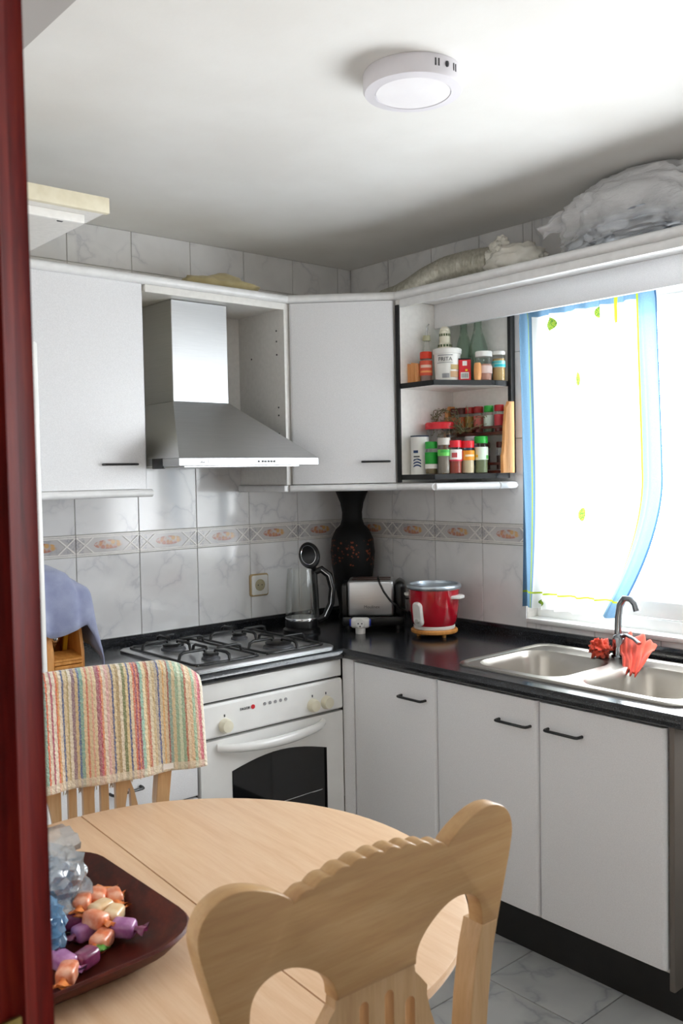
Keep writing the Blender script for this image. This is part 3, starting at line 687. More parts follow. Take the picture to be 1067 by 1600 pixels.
G().box(hx0+.05, hx1-.05, hyf+.05, -.06, 1.474, 1.4785).build('filter', 'steel', t)
G().box(-1.2005, -1.188, -.40, -.33, 1.47, 1.505, .003).build('side_clip', 'black', t)

# ------------------------------------------------------------------ fridge and the shelf above it
t = thing('fridge', 'tall white fridge standing behind the door frame', 'fridge', (-2.03, -.35, 0))
G().box(-2.33, -1.715, -.60, -.03, .02, 1.82, .008).build('body', 'enamel', t)
for a, b in ((.06, .62), (.63, 1.815)):
    d = G().box(-2.33, -1.715, -.655, -.605, a, b, .01, 3).build('door', 'enamel', t)
    G().box(-2.31, -2.285, -.685, -.6555, b-.35 if b > 1 else b-.25, b-.08, .006).build('handle', 'white_plastic', d)
t = thing('fridge_shelf', 'white shelf board with cream front edge high above the fridge', 'shelf', (-2.0, -.6, 2.13))
G().box(-2.44, -1.603, -.845, -.01, 2.131, 2.150).build('board', 'carcass', t)
G().box(-2.44, -1.600, -.863, -.8455, 2.126, 2.166, .002).build('front_edge', 'cream', t)
G().box(-2.44, -1.64, -.80, -.785, 2.108, 2.1305, .002).build('batten', 'carcass', t)
G().box(-1.70, -1.685, -.785, -.76, 2.112, 2.1305, .002).build('bracket', 'slot', t)
t = thing('shelf_bottle', 'small white bottle standing on the shelf above the fridge', 'bottle', (-1.885, -.8, 2.1505))
G().lathe([(0, 2.1505), (.026, 2.1505), (.027, 2.16), (.027, 2.21), (.013, 2.225), (.012, 2.232), (0, 2.232)], (-1.885, -.8, 0), 20).build('bottle_body', 'white_plastic', t)
G().lathe([(0.0, 2.232), (.0135, 2.232), (.0135, 2.247), (0, 2.247)], (-1.885, -.8, 0), 16).build('cap', 'chrome', t)

# ------------------------------------------------------------------ ceiling lamp
LX, LY = -1.205, -1.575
t = thing('ceiling_lamp', 'round white surface-mounted ceiling lamp', 'lamp', (LX, LY, H-.046))
G().lathe([(0.0, H-.0005), (.112, H-.0005), (.1135, H-.005), (.1135, H-.036), (.110, H-.042), (.086, H-.0445), (.0855, H-.040), (0, H-.040)], (LX, LY, 0), 64).build('lamp_body', 'lampgrey', t)
G().lathe([(.0, H-.0435), (.0845, H-.0435), (.0845, H-.0405)], (LX, LY, 0), 64).build('diffuser', 'diffuser', t)
for a in (-118, -114, -103, -92, -88):
    th = radians(a+8); c = Vector((LX+.1136*cos(th), LY+.1136*sin(th), 0)); e = Vector((-sin(th), cos(th), 0)); nn = Vector((cos(th), sin(th), 0))
    big = a == -103; g = G()
    if big: g.lathe([(0, H-.026), (.004, H-.024), (.005, H-.019), (.004, H-.014), (0, H-.012)], (c.x, c.y, 0), 10)
    else:
        q = [c-e*.0016-nn*.002, c+e*.0016-nn*.002, c+e*.0016+nn*.0006, c-e*.0016+nn*.0006]; g.prism([(k.x, k.y) for k in q], 'z', H-.027, H-.011)
    g.build('vent_slot', 'slot', t)

# ------------------------------------------------------------------ sink, tap, cloth
t = thing('double_sink', 'stainless double-bowl sink under the window', 'sink', ((SX0+SX1)/2, (SY0+SY1)/2, ZT))
mx, my = (SX0+SX1)/2, (SY0+SY1)/2
g = G(); g.holed(rrect(mx, my, (SX1-SX0)/2, (SY1-SY0)/2, .05), [rrect(b[0], b[1], b[2], b[3], .075) for b in bowls], 'z', ZT+.0005, ZT+.005)
O = [rrect(mx, my, (SX1-SX0)/2-i, (SY1-SY0)/2-i, .05, z) for i, z in ((0, ZT+.004), (.004, ZT+.009), (.012, ZT+.009), (.02, ZT+.005))]; g.loft(O, False, False)
g.build('sink_rim', 'sink', t, smooth=45)
for b in bowls:
    g = G(); g.loft([rrect(b[0], b[1], b[2]-i, b[3]-i, r, z) for i, r, z in ((0, .075, ZT+.005), (.004, .073, ZT-.003), (.010, .07, ZT-.02), (.016, .066, ZT-.12), (.03, .06, ZT-.142), (.06, .05, ZT-.150), (.12, .02, ZT-.153))], False, True)
    bo = g.build('bowl', 'sink', t, smooth=60)
    G().lathe([(.0, ZT-.151), (.03, ZT-.151), (.036, ZT-.149), (.04, ZT-.152)], (b[0], b[1], 0), 24).build('drain', 'chrome', bo)
t = thing('kitchen_tap', 'chrome swan-neck mixer tap rising from the sink', 'tap', (-.103, -1.405, ZT+.0055))
zt = ZT+.0055
G().lathe([(0, zt), (.027, zt), (.027, zt+.006), (.022, zt+.010), (.022, zt+.06), (.020, zt+.07), (.012, zt+.078), (0, zt+.078)], (-.103, -1.405, 0), 24).build('tap_body', 'tap', t)
G().tube([(-.103, -1.400, .89), (-.103, -1.402, .96), (-.103, -1.408, 1.00), (-.104, -1.425, 1.022), (-.105, -1.448, 1.022), (-.106, -1.465, 1.008), (-.107, -1.473, .985)], [.0115, .011, .011, .011, .011, .0115, .012], 14).build('spout', 'tap', t)
G().tube([(-.104, -1.41, .892), (-.115, -1.44, .905), (-.13, -1.475, .898), (-.14, -1.50, .888)], [.012, .009, .008, .009], 12, flat_=.6).build('lever', 'tap', t)
def redfn(u, v):
    # crumpled cloth hung over the tap foot: ridge behind the lever, tip over the bowl
    a = u*2-1; ww = .070*(1-.66*v**1.3)
    n1 = noise.noise(Vector((u*5, v*3, 2)))*.020; fold = .007*sin(u*19+v*2)+.004*sin(u*37+1+v*5)+n1
    x = -.075-.155*v**1.1+fold*.6; y = -1.452-.072*v+a*ww
    z = .900-.088*v**1.4-.028*a*a*(1-v)+fold*.8
    return (x, y, z)
g = G(); g.grid(redfn, 48, 36)
g.blob((-.145, -1.362, .857), (.030, .026, .026), .75, 7, 2.5, 4)
tag(g.build('dish_cloth', 'red_cloth', smooth=80, solid=.003), 'crumpled coral red cloth bunched around the foot of the tap', 'cloth')

# ------------------------------------------------------------------ curtain
def cur(u, v):
    z = .945+(2.035-.945)*v; sw = max(0, .42-v)/.42
    right = -1.525+.165*sw**1.7-.01*sin(v*4); left = -.958-.012*(1-v)
    y = left+(right-left)*u
    amp = .010+.006*(1-v)+(.006 if v > .95 else 0)
    return (-.048+amp*sin(u*38+1.3*sin(v*2.2+u*3))+.006*sin(u*71+v*3)-(.012*sw*u), y+.004*sin(u*50), z+(.006*sin(u*60) if v > .99 else 0))
tag(G().grid(cur, 150, 40, uv=True).build('curtain', 'curtain', smooth=80), 'sheer white curtain with blue borders and lemon print at the window', 'curtain')
tag(G().tube([(-.048, -.945, 2.022), (-.048, -2.75, 2.022)], .005, 8).build('curtain_rod', 'white_plastic'), 'thin white rod carrying the curtain behind the pelmet', 'rod')

# ------------------------------------------------------------------ on top of the units
path = [Vector(p) for p in ((-.07, -.30, 2.148), (-.085, -.40, 2.15), (-.115, -.50, 2.158), (-.155, -.62, 2.172), (-.185, -.75, 2.182), (-.195, -.86, 2.18), (-.195, -.97, 2.172))]
pp = []
for i in range(len(path)-1):
    for k in range(16): pp.append(path[i].lerp(path[i+1], k/16))
pp.append(path[-1])
t = G().tube(pp, [.0530+.0050*(1 if i % 2 else -1) for i in range(len(pp))], 18); tag(t.build('duct_hose', 'foil', smooth=15), 'ribbed aluminium duct hose lying on top of the corner cabinet', 'hose')
t = thing('knotted_bag', 'small off-white plastic bag knotted around the end of the duct hose', 'bag', (-.2, -1.06, 2.106))
G().blob((-.2, -1.075, 2.158), (.075, .115, .055), .22, 9, 3, 4, flatz=2.1065).build('bag_body', 'knotbag', t, smooth=70)
g = G()
for a in range(7):
    th = a*2*pi/7+.3; c = Vector((-.22, -1.005, 2.195)); e = Vector((.5*cos(th), cos(th)*.8, sin(th)*.8))*.034
    g.blob(c+e, (.015, .021, .017), .5, 8, a*3.1, 3)
g.blob((-.22, -1.03, 2.225), (.012, .026, .022), .6, 9, 8, 3); g.blob((-.225, -.965, 2.19), (.012, .03, .018), .6, 9, 12, 3)
g.build('knot', 'knotbag', t, smooth=70)
t = thing('carrier_bag', 'big translucent white plastic bag with silvery contents above the window', 'bag', (-.18, -1.55, 2.106))
def bagfn(sx, sy, sz, c, amp, seed, zmin, sub=5, fine=.3):
    g = G(); b = bmesh.new(); bmesh.ops.create_icosphere(b, subdivisions=sub, radius=1)
    for v in b.verts:
        d = v.co.normalized(); q = Vector([math.copysign(abs(k)**.7, k) for k in d])
        w_ = amp*(abs(noise.noise(d*2.6+Vector((seed, 0, 0))))+.6*abs(noise.noise(d*6+Vector((0, seed, 0))))+fine*noise.noise(d*14))
        k = 1-w_; p = Vector((c[0]+q.x*sx*k, c[1]+q.y*sy*k, c[2]+q.z*sz*k))
        p.z -= .30*sz*max(0, q.y)**2+.75*sz*max(0, -q.y-.25)**1.5
        p.z = max(p.z, zmin+.001*noise.noise(d*30)); v.co = p
    return g.bm(b)
bagfn(.145, .30, .128, (-.18, -1.565, 2.222), .22, 2.0, 2.1065).build('bag_skin', 'bag', t, smooth=80)
bagfn(.122, .28, .080, (-.185, -1.58, 2.172), .42, 7.0, 2.1085).build('foil_pack', 'silver', t, smooth=80)
def ear(u, v):
    return (-.26+.05*u+.012*sin(v*9), -1.235-.10*u+.02*sin(v*4), 2.19+.065*v*(1-.3*u)+.05*u+.008*sin(u*9+v*5))
G().grid(ear, 10, 8).build('bag_corner', 'bag', t, smooth=80, solid=.002)
g = G().blob((-.83, -.20, 2.115), (.17, .08, .062), .25, 5, 5, 4, flatz=2.0885); tag(g.build('folded_cloth', 'beige_cloth', smooth=70), 'beige folded cloth lying on top of the hood housing', 'cloth')

# ------------------------------------------------------------------ wall socket
t = thing('wall_socket', 'square white wall socket with beige frame on the back wall tiles', 'socket', (-.541, -.004, .945))
def sq(h, r, y): return [(p[0], y, p[1]) for p in rrect(-.541, .994, h, h, r)]
G().loft([sq(.046, .01, -.0045), sq(.046, .01, -.010), sq(.043, .009, -.013)], True, True).build('outer_frame', flat('beige_frame', 'b9a075'), t)
G().loft([sq(.040, .008, -.0125), sq(.040, .008, -.015), sq(.038, .007, -.016)], True, True).build('plate', 'white_plastic', t)
G().lathe([(.024, -.0155), (.024, -.018), (.021, -.018), (.019, -.0165), (0, -.0165)], (-.541, 0, .994), 28, axis='y').build('socket_well', flat('socket_well', 'b3ab8c'), t)
for dx in (-.0095, .0095): G().lathe([(0, -.0172), (.0027, -.0172), (.0027, -.016)], (-.541+dx, 0, .994), 10, axis='y').build('pin_hole', 'slot', t)

# ------------------------------------------------------------------ things on the worktop
# kettle
KX, KY = -.492, -.225; z0 = ZT+.0005; KZ = 1.16
t = thing('electric_kettle', 'glass electric kettle with black handle and lid standing open', 'kettle', (KX, KY, z0))
G().lathe([(0, z0), (.074, z0), (.074, z0+.012), (.064, z0+.02), (0, z0+.02)], (KX, KY, 0), 32).build('power_base', 'black', t)
G().lathe([(0, z0+.0205), (.065, z0+.0205), (.066, z0+.035), (.0645, z0+.05), (.0, z0+.052)], (KX, KY, 0), 32).build('heater_base', 'black', t)
G().lathe([(.063, z0+.0505), (.064, z0+.07), (.062, z0+.13), (.056, z0+.22), (.053, z0+.25), (.0518, z0+.25), (.0605, z0+.13), (.0625, z0+.07), (.0618, z0+.0525)], (KX, KY, 0), 36).build('glass_jug', 'glass', t)
G().lathe([(.065, z0+.049), (.0655, z0+.056), (.0642, z0+.0585)], (KX, KY, 0), 36).build('steel_band', 'chrome', t)
hd = Vector((.78, -.63, 0)).normalized(); C0 = Vector((KX, KY, 0))
hpt = [C0+hd*a_+Vector((0, 0, z0+b_)) for a_, b_ in ((.056, .236), (.082, .246), (.112, .222), (.124, .17), (.118, .11), (.094, .06), (.066, .046))]
G().tube(hpt, [.013, .015, .0145, .014, .0135, .013, .012], 12).build('handle', 'black', t, smooth=60)
G().tube([p_+nv*.0145 for p_ in hpt[1:6]], .0022, 8).build('handle_trim', 'chrome', t)
G().tube([C0+hd*.060+Vector((0, 0, z0+.05)), C0+hd*.057+Vector((0, 0, z0+.15)), C0+hd*.052+Vector((0, 0, z0+.245))], [.012, .012, .013], 10).build('spine', 'black', t)
lc = C0+hd*.035+Vector((0, 0, z0+.302)); ln = (nv*.86+Vector((0, 0, .25))+hd*-.25).normalized(); lu = (Vector((0, 0, 1))-hd*.42); lu = (lu-ln*lu.dot(ln)).normalized(); ls = ln.cross(lu)
def disc(r, a, b, m, nm, sx=1.0):
    g = G(); n = 32; rings = []
    for rr, hh in ((r*.9, a), (r, a+(b-a)*.3), (r, a+(b-a)*.8), (r*.93, b)): rings.append([tuple(lc+ls*cos(i*2*pi/n)*rr*.82+lu*sin(i*2*pi/n)*rr*1.05+ln*hh) for i in range(n)])
    g.loft(rings, True, True); return g.build(nm, m, t, smooth=50)
disc(.052, -.012, .010, 'black', 'lid'); 
g = G(); n = 40; g.tube([tuple(lc+ls*cos(i*2*pi/n)*.037*.82+lu*sin(i*2*pi/n)*.037*1.05+ln*.0105) for i in range(n)], 0.0016, 6, closed=True); g.build('lid_ring', 'chrome', t)
G().tube([lc-lu*.05, C0+hd*.056+Vector((0, 0, z0+.243))], .011, 10).build('hinge', 'black', t)
# vase in the corner
t = G().lathe([(0, ZT+.0005), (.062, ZT+.0005), (.066, ZT+.01), (.060, ZT+.03), (.066, ZT+.08), (.078, ZT+.15), (.090, ZT+.23), (.095, ZT+.29), (.090, ZT+.345), (.072, ZT+.385), (.052, ZT+.405), (.044, ZT+.43), (.043, ZT+.46), (.050, ZT+.50), (.064, ZT+.535), (.072, ZT+.555), (.066, ZT+.555), (.046, ZT+.50), (.038, ZT+.46), (0, ZT+.45)], (-.135, -.135, 0), 40)
tag(t.build('vase', 'vase', smooth=60), 'tall black vase with copper speckles standing in the corner', 'vase')
# toaster on the diagonal
TC = Vector((-.212, -.345, 0)); t = thing('toaster', 'steel-fronted toaster with black ends in the worktop corner', 'toaster', (TC.x, TC.y, ZT+.0005), -pi/4)
def L(g, nm, m, sm=35): return g.build(nm, m, t, world=False, smooth=sm)
L(G().box(-.125, .125, -.065, .065, .012, .05, .008), 'base', 'black')
L(G().box(-.102, .084, -.078, .078, .05, .195, .012, 3), 'shell', 'steel')
L(G().box(-.126, -.1025, -.07, .07, .045, .186, .02, 4), 'end_cap', 'black')
L(G().box(.0845, .130, -.076, .076, .045, .192, .026, 4), 'end_cap', 'black')
for y in (-.03, .03): L(G().box(-.085, .07, y-.014, y+.014, .189, .1965), 'bread_slot', flat('slot_copper', '4a2a1e'))
for sx in (-.1, .1):
    for sy in (-.05, .05): L(G().lathe([(0, 0), (.012, 0), (.012, .013)], (sx, sy, 0), 12), 'foot', 'black')
L(G().tube([(.15-.0, -.03, .12), (.128, -.03, .12)], .007, 8), 'lever', 'black')
tt = text('toaster_brand', 'Moulinex', .017, (0, 0, 0), (pi/2, 0, 0), 'print', None); tt.parent = t; tt.location = (-.005, -.0784, .085)
w0 = TC+nv*.079; z = ZT
g = G(); pts = [(.02, .004, .197), (.02, -.03, .206), (.022, -.07, .203), (.028, -.083, .185), (.045, -.084, .15), (.07, -.083, .115), (.1, -.084, .09), (.135, -.07, .07), (.14, .0, .03)]
L(g.tube(pts, .0042, 8), 'power_cord', 'black', 60)
# rice cooker on a wooden trivet
RX, RY = -.195, -.665
t = thing('pot_trivet', 'round wooden trivet on small feet under the rice cooker', 'trivet', (RX, RY, ZT+.0005))
G().lathe([(0, ZT+.014), (.085, ZT+.014), (.089, ZT+.018), (.089, ZT+.026), (.085, ZT+.03), (0, ZT+.03)], (RX, RY, 0), 36).build('disc', 'pine', t)
for a in (20, 140, 260): G().lathe([(0, ZT+.0005), (.008, ZT+.0005), (.009, ZT+.0145)], (RX+.06*cos(radians(a)), RY+.06*sin(radians(a)), 0), 12).build('foot', 'pine', t)
z0 = ZT+.0305; t = thing('rice_cooker', 'red rice cooker with silver rim standing on the wooden trivet', 'rice cooker', (RX, RY, z0))
G().lathe([(0, z0), (.077, z0), (.079, z0+.004), (.079, z0+.012), (.075, z0+.014)], (RX, RY, 0), 36).build('foot_ring', 'white_plastic', t)
G().lathe([(.0, z0+.0142), (.078, z0+.0142), (.086, z0+.03), (.093, z0+.07), (.0965, z0+.12), (.097, z0+.150), (.094, z0+.150), (0, z0+.145)], (RX, RY, 0), 44).build('pot_body', 'cooker', t, smooth=50)
G().lathe([(.094, z0+.1505), (.100, z0+.151), (.104, z0+.156), (.104, z0+.165), (.099, z0+.170), (.092, z0+.169), (.090, z0+.160), (0, z0+.155)], (RX, RY, 0), 44).build('rim', 'alu', t, smooth=60)
cdv = (Vector((CAM.x, CAM.y, 0))-Vector((RX, RY, 0))).normalized(); ang0 = math.atan2(cdv.y, cdv.x)
def onpot(a, r, z): return Vector((RX+r*cos(a), RY+r*sin(a), z))
a = ang0-radians(40); n = onpot(a, 1, 0)-Vector((RX, RY, 0)); e = Vector((-n.y, n.x, 0)); rings = []
for off, k in ((.086, 1), (.098, 1), (.102, .85)): rings.append([tuple(Vector((RX, RY, z0+.062))+n*(off+q[1]*.1)+e*q[0]*k+Vector((0, 0, q[1]*k))) for q in rrect(0, 0, .021, .046, .019)])
sw = G().loft(rings, True, True).build('switch_panel', 'white_plastic', t)
rings = [[tuple(Vector((RX, RY, z0+.036))+n*off+e*.009*cos(i*pi/8)+Vector((0, 0, .008*sin(i*pi/8)))) for i in range(16)] for off in (.097, .104)]
G().loft(rings, True, True).build('switch_lever', flat('grey_switch', 'b9b8b2'), sw)
for s in (-1, 1):
    a = ang0+s*radians(62) if s > 0 else ang0-radians(118); n = onpot(a, 1, 0)-Vector((RX, RY, 0)); e = Vector((-n.y, n.x, 0)); g = G()
    q = [(e*x_+n*(.094+y_)) for x_, y_ in ((-.035, -.004), (.035, -.004), (.032, .012), (.018, .026), (-.018, .026), (-.032, .012))]
    g.prism([(RX+v.x, RY+v.y) for v in q], 'z', z0+.118, z0+.130, .003, 2).build('side_handle', 'white_plastic', t)
# plug adapter
AX, AY = -.362, -.428
t = thing('plug_adapter', 'white three-way plug adapter lying before the toaster', 'adapter', (AX, AY, ZT+.0005)); z0 = ZT+.0005
G().lathe([(0, z0), (.019, z0), (.020, z0+.022), (.016, z0+.026)], (AX, AY, 0), 20).build('plug_end', 'white_plastic', t)
def rot45(g, c):
    R = Matrix.Rotation(-pi/4, 3, 'Z'); g.v = [tuple(R @ Vector(v)+Vector(c)) for v in g.v]; return g
rot45(G().box(-.037, .037, -.02, .02, .022, .062, .012, 3), (AX, AY, z0)).build('adapter_body', 'white_plastic', t)
rot45(G().lathe([(0, -.026), (.017, -.026), (.019, -.022), (.019, -.018)], (0, 0, .042), 24, axis='y'), (AX, AY, z0)).build('socket_face', 'white_plastic', t)
for dx, dz in ((-.007, 0), (.007, 0), (0, -.011)): rot45(G().lathe([(0, -.0268), (.0028, -.0268), (.0028, -.025)], (dx, 0, .042+dz), 10, axis='y'), (AX, AY, z0)).build('pin_hole', 'slot', t)
for sx in (-1, 1): rot45(G().lathe([(0, sx*.041), (.014, sx*.041), (.016, sx*.036)], (0, 0, .042), 20, axis='x'), (AX, AY, z0)).build('side_socket', flat('blue_ring', '2a3fb4'), t)
# wooden utensil stand with cloth over it
t = thing('utensil_stand', 'wooden utensil box on the worktop below the blue cloth', 'utensil box', (-1.56, -.31, ZT+.0005)); z0 = ZT+.0005
G().prism([(-.40, z0), (-.40, z0+.10), (-.37, z0+.175), (-.22, z0+.18), (-.22, z0)], 'x', -1.640, -1.590).build('side_wall', 'pine', t)
G().prism([(-.39, z0), (-.39, z0+.085), (-.37, z0+.17), (-.22, z0+.18), (-.22, z0)], 'x', -1.497, -1.487).build('side_wall', 'pine', t)
G().box(-1.5895, -1.4975, -.232, -.22, z0, z0+.18).build('back_wall', 'pine', t)
G().box(-1.5895, -1.4975, -.3895, -.2325, z0, z0+.012).build('floor_board', 'pine', t)
for i in range(5): G().box(-1.5893, -1.4977, -.399-.002*(i % 2), -.389, z0+.002+i*.0125, z0+.0125+i*.0125, .002, 1).build('slat', 'pine', t)
G().prism([(-.40, z0+.064), (-.40, z0+.070), (-.33, z0+.085), (-.33, z0+.078)], 'x', -1.5895, -1.4975).build('sloping_ledge', 'pine', t)
t = thing('serving_spoon', 'steel spoon standing bowl-up in the wooden utensil box', 'spoon', (-1.552, -.30, z0+.014))
G().tube([(-1.55, -.285, z0+.014), (-1.552, -.315, z0+.11)], .003, 8).build('stem', 'chrome', t)
G().blob((-1.553, -.328, z0+.135), (.016, .007, .026), 0, 1, 0, 3).build('spoon_bowl', 'chrome', t)
tag(G().prism([(-1.520, z0+.022), (-1.512, z0+.022), (-1.493+.0, z0+.148), (-1.510, z0+.152)], 'y', -.30, -.288, .002).build('kitchen_knife', flat('yellow_handle', 'e6b21c')), 'yellow-handled knife standing in the wooden utensil box', 'knife')
tag(G().tube([(-1.575, -.26, z0+.014), (-1.530, -.31, z0+.14)], [.005, .007], 8).build('wooden_spoon_handle', 'rackwood'), 'wooden spoon handle leaning in the utensil box', 'spoon')
def clo(u, v):
    # u across left to right, v from front hem over the top to the back
    a = u; top = 1.178-.045*a-.10*max(0, a-.55)**1.2*2.2
    x = -1.66+.245*a
    if v < .4:
        k = v/.4; hem = .985-.02*sin(a*5)-.16*max(0, a-.72)/.28*(1.0); z = hem+(top-hem)*sin(k*pi/2); y = -.415+.10*k**2
    elif v < .6: k = (v-.4)/.2; z = top+.012*sin(k*pi); y = -.315+.10*k
    else: k = (v-.6)/.4; z = top-(top-.95)*k; y = -.215+.09*k
    if a > .8: z -= (a-.8)/.2*(z-.835)*.62; x -= .02*(a-.8)/.2
    w_ = .010*noise.noise(Vector((u*6, v*5, 1)))+.006*sin(u*16+v*3)
    return (x+w_*.6, y-w_, z+w_*.5)
tag(G().grid(clo, 40, 36).build('tea_towel', 'blue_cloth', smooth=80, solid=.004), 'blue-grey tea towel draped over the utensil box by the fridge', 'towel')
tag(G().prism([(-.365, z0+.1805), (-.225, z0+.1805), (-.225, z0+.295), (-.30, z0+.305), (-.335, z0+.29)], 'x', -1.63, -1.50, .01, 2).build('bread_tin', 'wax'), 'pale tin hidden beneath the blue-grey tea towel', 'tin')

# ------------------------------------------------------------------ jars on the open shelves
VA = math.atan2(CAM.y+.75, CAM.x+.2)
def wrap(r, z0, z1, c, half, mat, parent, name='paper_label', shift=0):
    a = VA+radians(shift); return G().lathe([(r, z0), (r+.0006, z0+.0004), (r+.0006, z1-.0004), (r, z1)], (c[0], c[1], 0), 16, a0=a-radians(half), a1=a+radians(half)).build(name, mat, parent)
def jar(name, label, cat, x, y, z, r, h, lid, fill, lab=None, group='spice jars on the open shelves', lidh=.026, fillh=.75, neck=.9, lidr=1.0, marks=()):
    z += .0006; t = thing(name, label, cat, (x, y, z), 0, group); hb = h-lidh
    G().lathe([(0, z), (r*.95, z), (r, z+.004), (r, z+hb*.86), (r*neck, z+hb*.96), (r*neck, z+hb)], (x, y, 0), 22).build('glass_body', 'glass', t)
    if fill: G().lathe([(0, z+.003), (r*.90, z+.003), (r*.93, z+.006), (r*.93, z+hb*fillh*.86), (0, z+hb*fillh*.88)], (x, y, 0), 20).build('contents', flat('fill_'+fill, fill, .7), t)
    l_ = G().lathe([(0, z+hb+.0004), (r*lidr, z+hb+.0004), (r*lidr, z+h-.003), (r*lidr*.94, z+h), (0, z+h)], (x, y, 0), 22).build('lid', lid, t)
    if lab:
        p_ = wrap(r+.0005, z+hb*lab[1], z+hb*lab[2], (x, y), 100, flat('label_'+lab[0], lab[0]), t)
        for (c_, a0, a1, hw, sh) in marks: wrap(r+.0014, z+hb*a0, z+hb*a1, (x, y), hw, flat('label_'+c_, c_), p_, 'label_print', sh)
    return t
# upper shelf
t = thing('toothpick_bundle', 'square bundle of wooden skewers at the left end of the upper shelf', 'skewers', (-.25, -.645, SB2))
for i in range(5):
    for j in range(5): G().tube([(-.27+.0095*i, -.660+.0095*j, SB2+.0006), (-.27+.0095*i, -.660+.0095*j, SB2+.074+.002*((i*3+j) % 3))], .0043, 6).build('skewer', 'rackwood', t)
jar('spice_jar', 'small spice jar with orange-red cap beside the skewers, upper shelf', 'jar', -.240, -.684, SB2, .0225, .115, flat('orange_red', 'dd3a1c'), 'a08078', ('dd5a40', .30, .92), marks=(('f0c8b4', .62, .74, 55, 0), ('f0a060', .42, .5, 60, 5)))
t = thing('food_tub', 'white plastic tub with printed label at the middle of the upper shelf', 'tub', (-.198, -.752, SB2)); x, y, z = -.198, -.752, SB2+.0006
G().lathe([(0, z), (.042, z), (.044, z+.004), (.0495, z+.1), (.0525, z+.102), (.0535, z+.118), (.050, z+.121), (0, z+.121)], (x, y, 0), 32).build('tub_body', 'white_plastic', t)
wrap(.0478, z+.042, z+.060, (x, y), 22, flat('tub_ochre', 'b9a069'), t, 'food_picture', 38); wrap(.0465, z+.014, z+.036, (x, y), 22, flat('tub_tan', 'c09a72'), t, 'food_picture', 36)
wrap(.0466, z+.012, z+.028, (x, y), 16, 'print_grey', t, 'bar_code', -8)
wrap(.0490, z+.066, z+.068, (x, y), 36, 'print_grey', t, 'printed_line', -12)
ta = VA-radians(8); tn = Vector((cos(ta), sin(ta), 0))
tx = text('tub_word', 'FRITA', .020, Vector((x, y, z+.073))+tn*.0512, (pi/2, 0, ta+pi/2), 'print', t)
wrap(.0490, z+.0925, z+.0965, (x, y), 34, 'print_grey', t, 'printed_line', -10)
t = thing('spice_tin', 'red rectangular spice tin with black lid on the upper shelf', 'tin', (-.165, -.808, SB2)); g = G().box(-.022, .022, -.016, .016, .0006, .078, .002)
def rz(g, a, c): R = Matrix.Rotation(a, 3, 'Z'); g.v = [tuple(R @ Vector(v)+Vector(c)) for v in g.v]; return g
TA = -radians(48); tc_ = (-.165, -.808, SB2)
rz(g, TA, tc_).build('tin_body', 'red', t); rz(G().box(-.0225, .0225, -.0165, .0165, .0782, .083, .001), TA, tc_).build('lid', 'black', t)
for a in ((-.015, .015, .008, .032, 'white_plastic'), (-.008, .008, .056, .073, 'white_plastic'), (.002, .010, .036, .043, flat('yellow_print', 'e8c020'))): rz(G().box(a[0], a[1], -.0168, -.0161, a[2], a[3]), TA, tc_).build('label_print', a[4], t)
for i in range(7): rz(G().box(-.012+.0036*i, -.0105+.0036*i, -.0172, -.0169, .012, .028), TA, tc_).build('bar', 'print', t)
t = G().lathe([(0, SB2+.0006), (.011, SB2+.0006), (.013, SB2+.01), (.0145, SB2+.035), (.013, SB2+.058), (.010, SB2+.064), (0, SB2+.065)], (-.150, -.857, 0), 20); tag(t.build('wooden_pot', 'rackwood'), 'small barrel-shaped wooden pot before the pink jar', 'pot')
jar('storage_jar', 'white-lidded jar of pink salt on the upper shelf', 'jar', -.105, -.848, SB2, .030, .108, 'white_plastic', 'c08a78', ('d9c0b8', .30, .62), lidh=.02, fillh=.8, neck=.95, lidr=1.05)
jar('storage_jar', 'white-lidded jar with turquoise label at the right of the upper shelf', 'jar', -.047, -.871, SB2, .024, .110, 'white_plastic', 'c4a268', ('9fd8d4', .52, .78), lidh=.014, fillh=1.0, neck=.95, lidr=1.03, marks=(('22b8c0', .55, .64, 60, 20), ('5cc0c0', .68, .76, 50, -30)))
t = thing('oil_cruet', 'small glass oil cruet with bent spout against the shelf side panel', 'cruet', (-.192, -.643, SB2)); x, y, z = -.192, -.643, SB2+.0006
G().lathe([(0, z), (.019, z), (.019, z+.10), (.016, z+.13), (.011, z+.15), (.011, z+.165)], (x, y, 0), 20).build('glass_body', 'glass', t)
G().lathe([(0, z+.1655), (.015, z+.1655), (.014, z+.185), (0, z+.187)], (x, y, 0), 16).build('stopper', flat('cork_green', 'a9a88a'), t)
G().tube([(x, y, z+.186), (x, y-.002, z+.205), (x-.002, y-.008, z+.22), (x-.004, y-.016, z+.225)], .0028, 8).build('spout', 'chrome', t)
t = thing('pepper_mill', 'white ceramic mill with dark green chequered bands on the upper shelf', 'mill', (-.137, -.686, SB2)); x, y, z = -.137, -.686, SB2+.0006
G().lathe([(0, z), (.026, z), (.026, z+.15), (.021, z+.157), (.021, z+.2), (.018, z+.203), (.019, z+.209), (.012, z+.217), (0, z+.2175)], (x, y, 0), 24).build('mill_body', 'ivory', t)
for zz, rr in ((.125, .0265), (.14, .0265), (.181, .0215)): 
    for k in range(9): G().lathe([(rr-.0005, z+zz), (rr+.0004, z+zz+.0004), (rr+.0004, z+zz+.009), (rr-.0005, z+zz+.0095)], (x, y, 0), 3, a0=VA-2.0+k*.44, a1=VA-2.0+k*.44+.3).build('green_check', flat('dark_green', '4a5a30'), t)
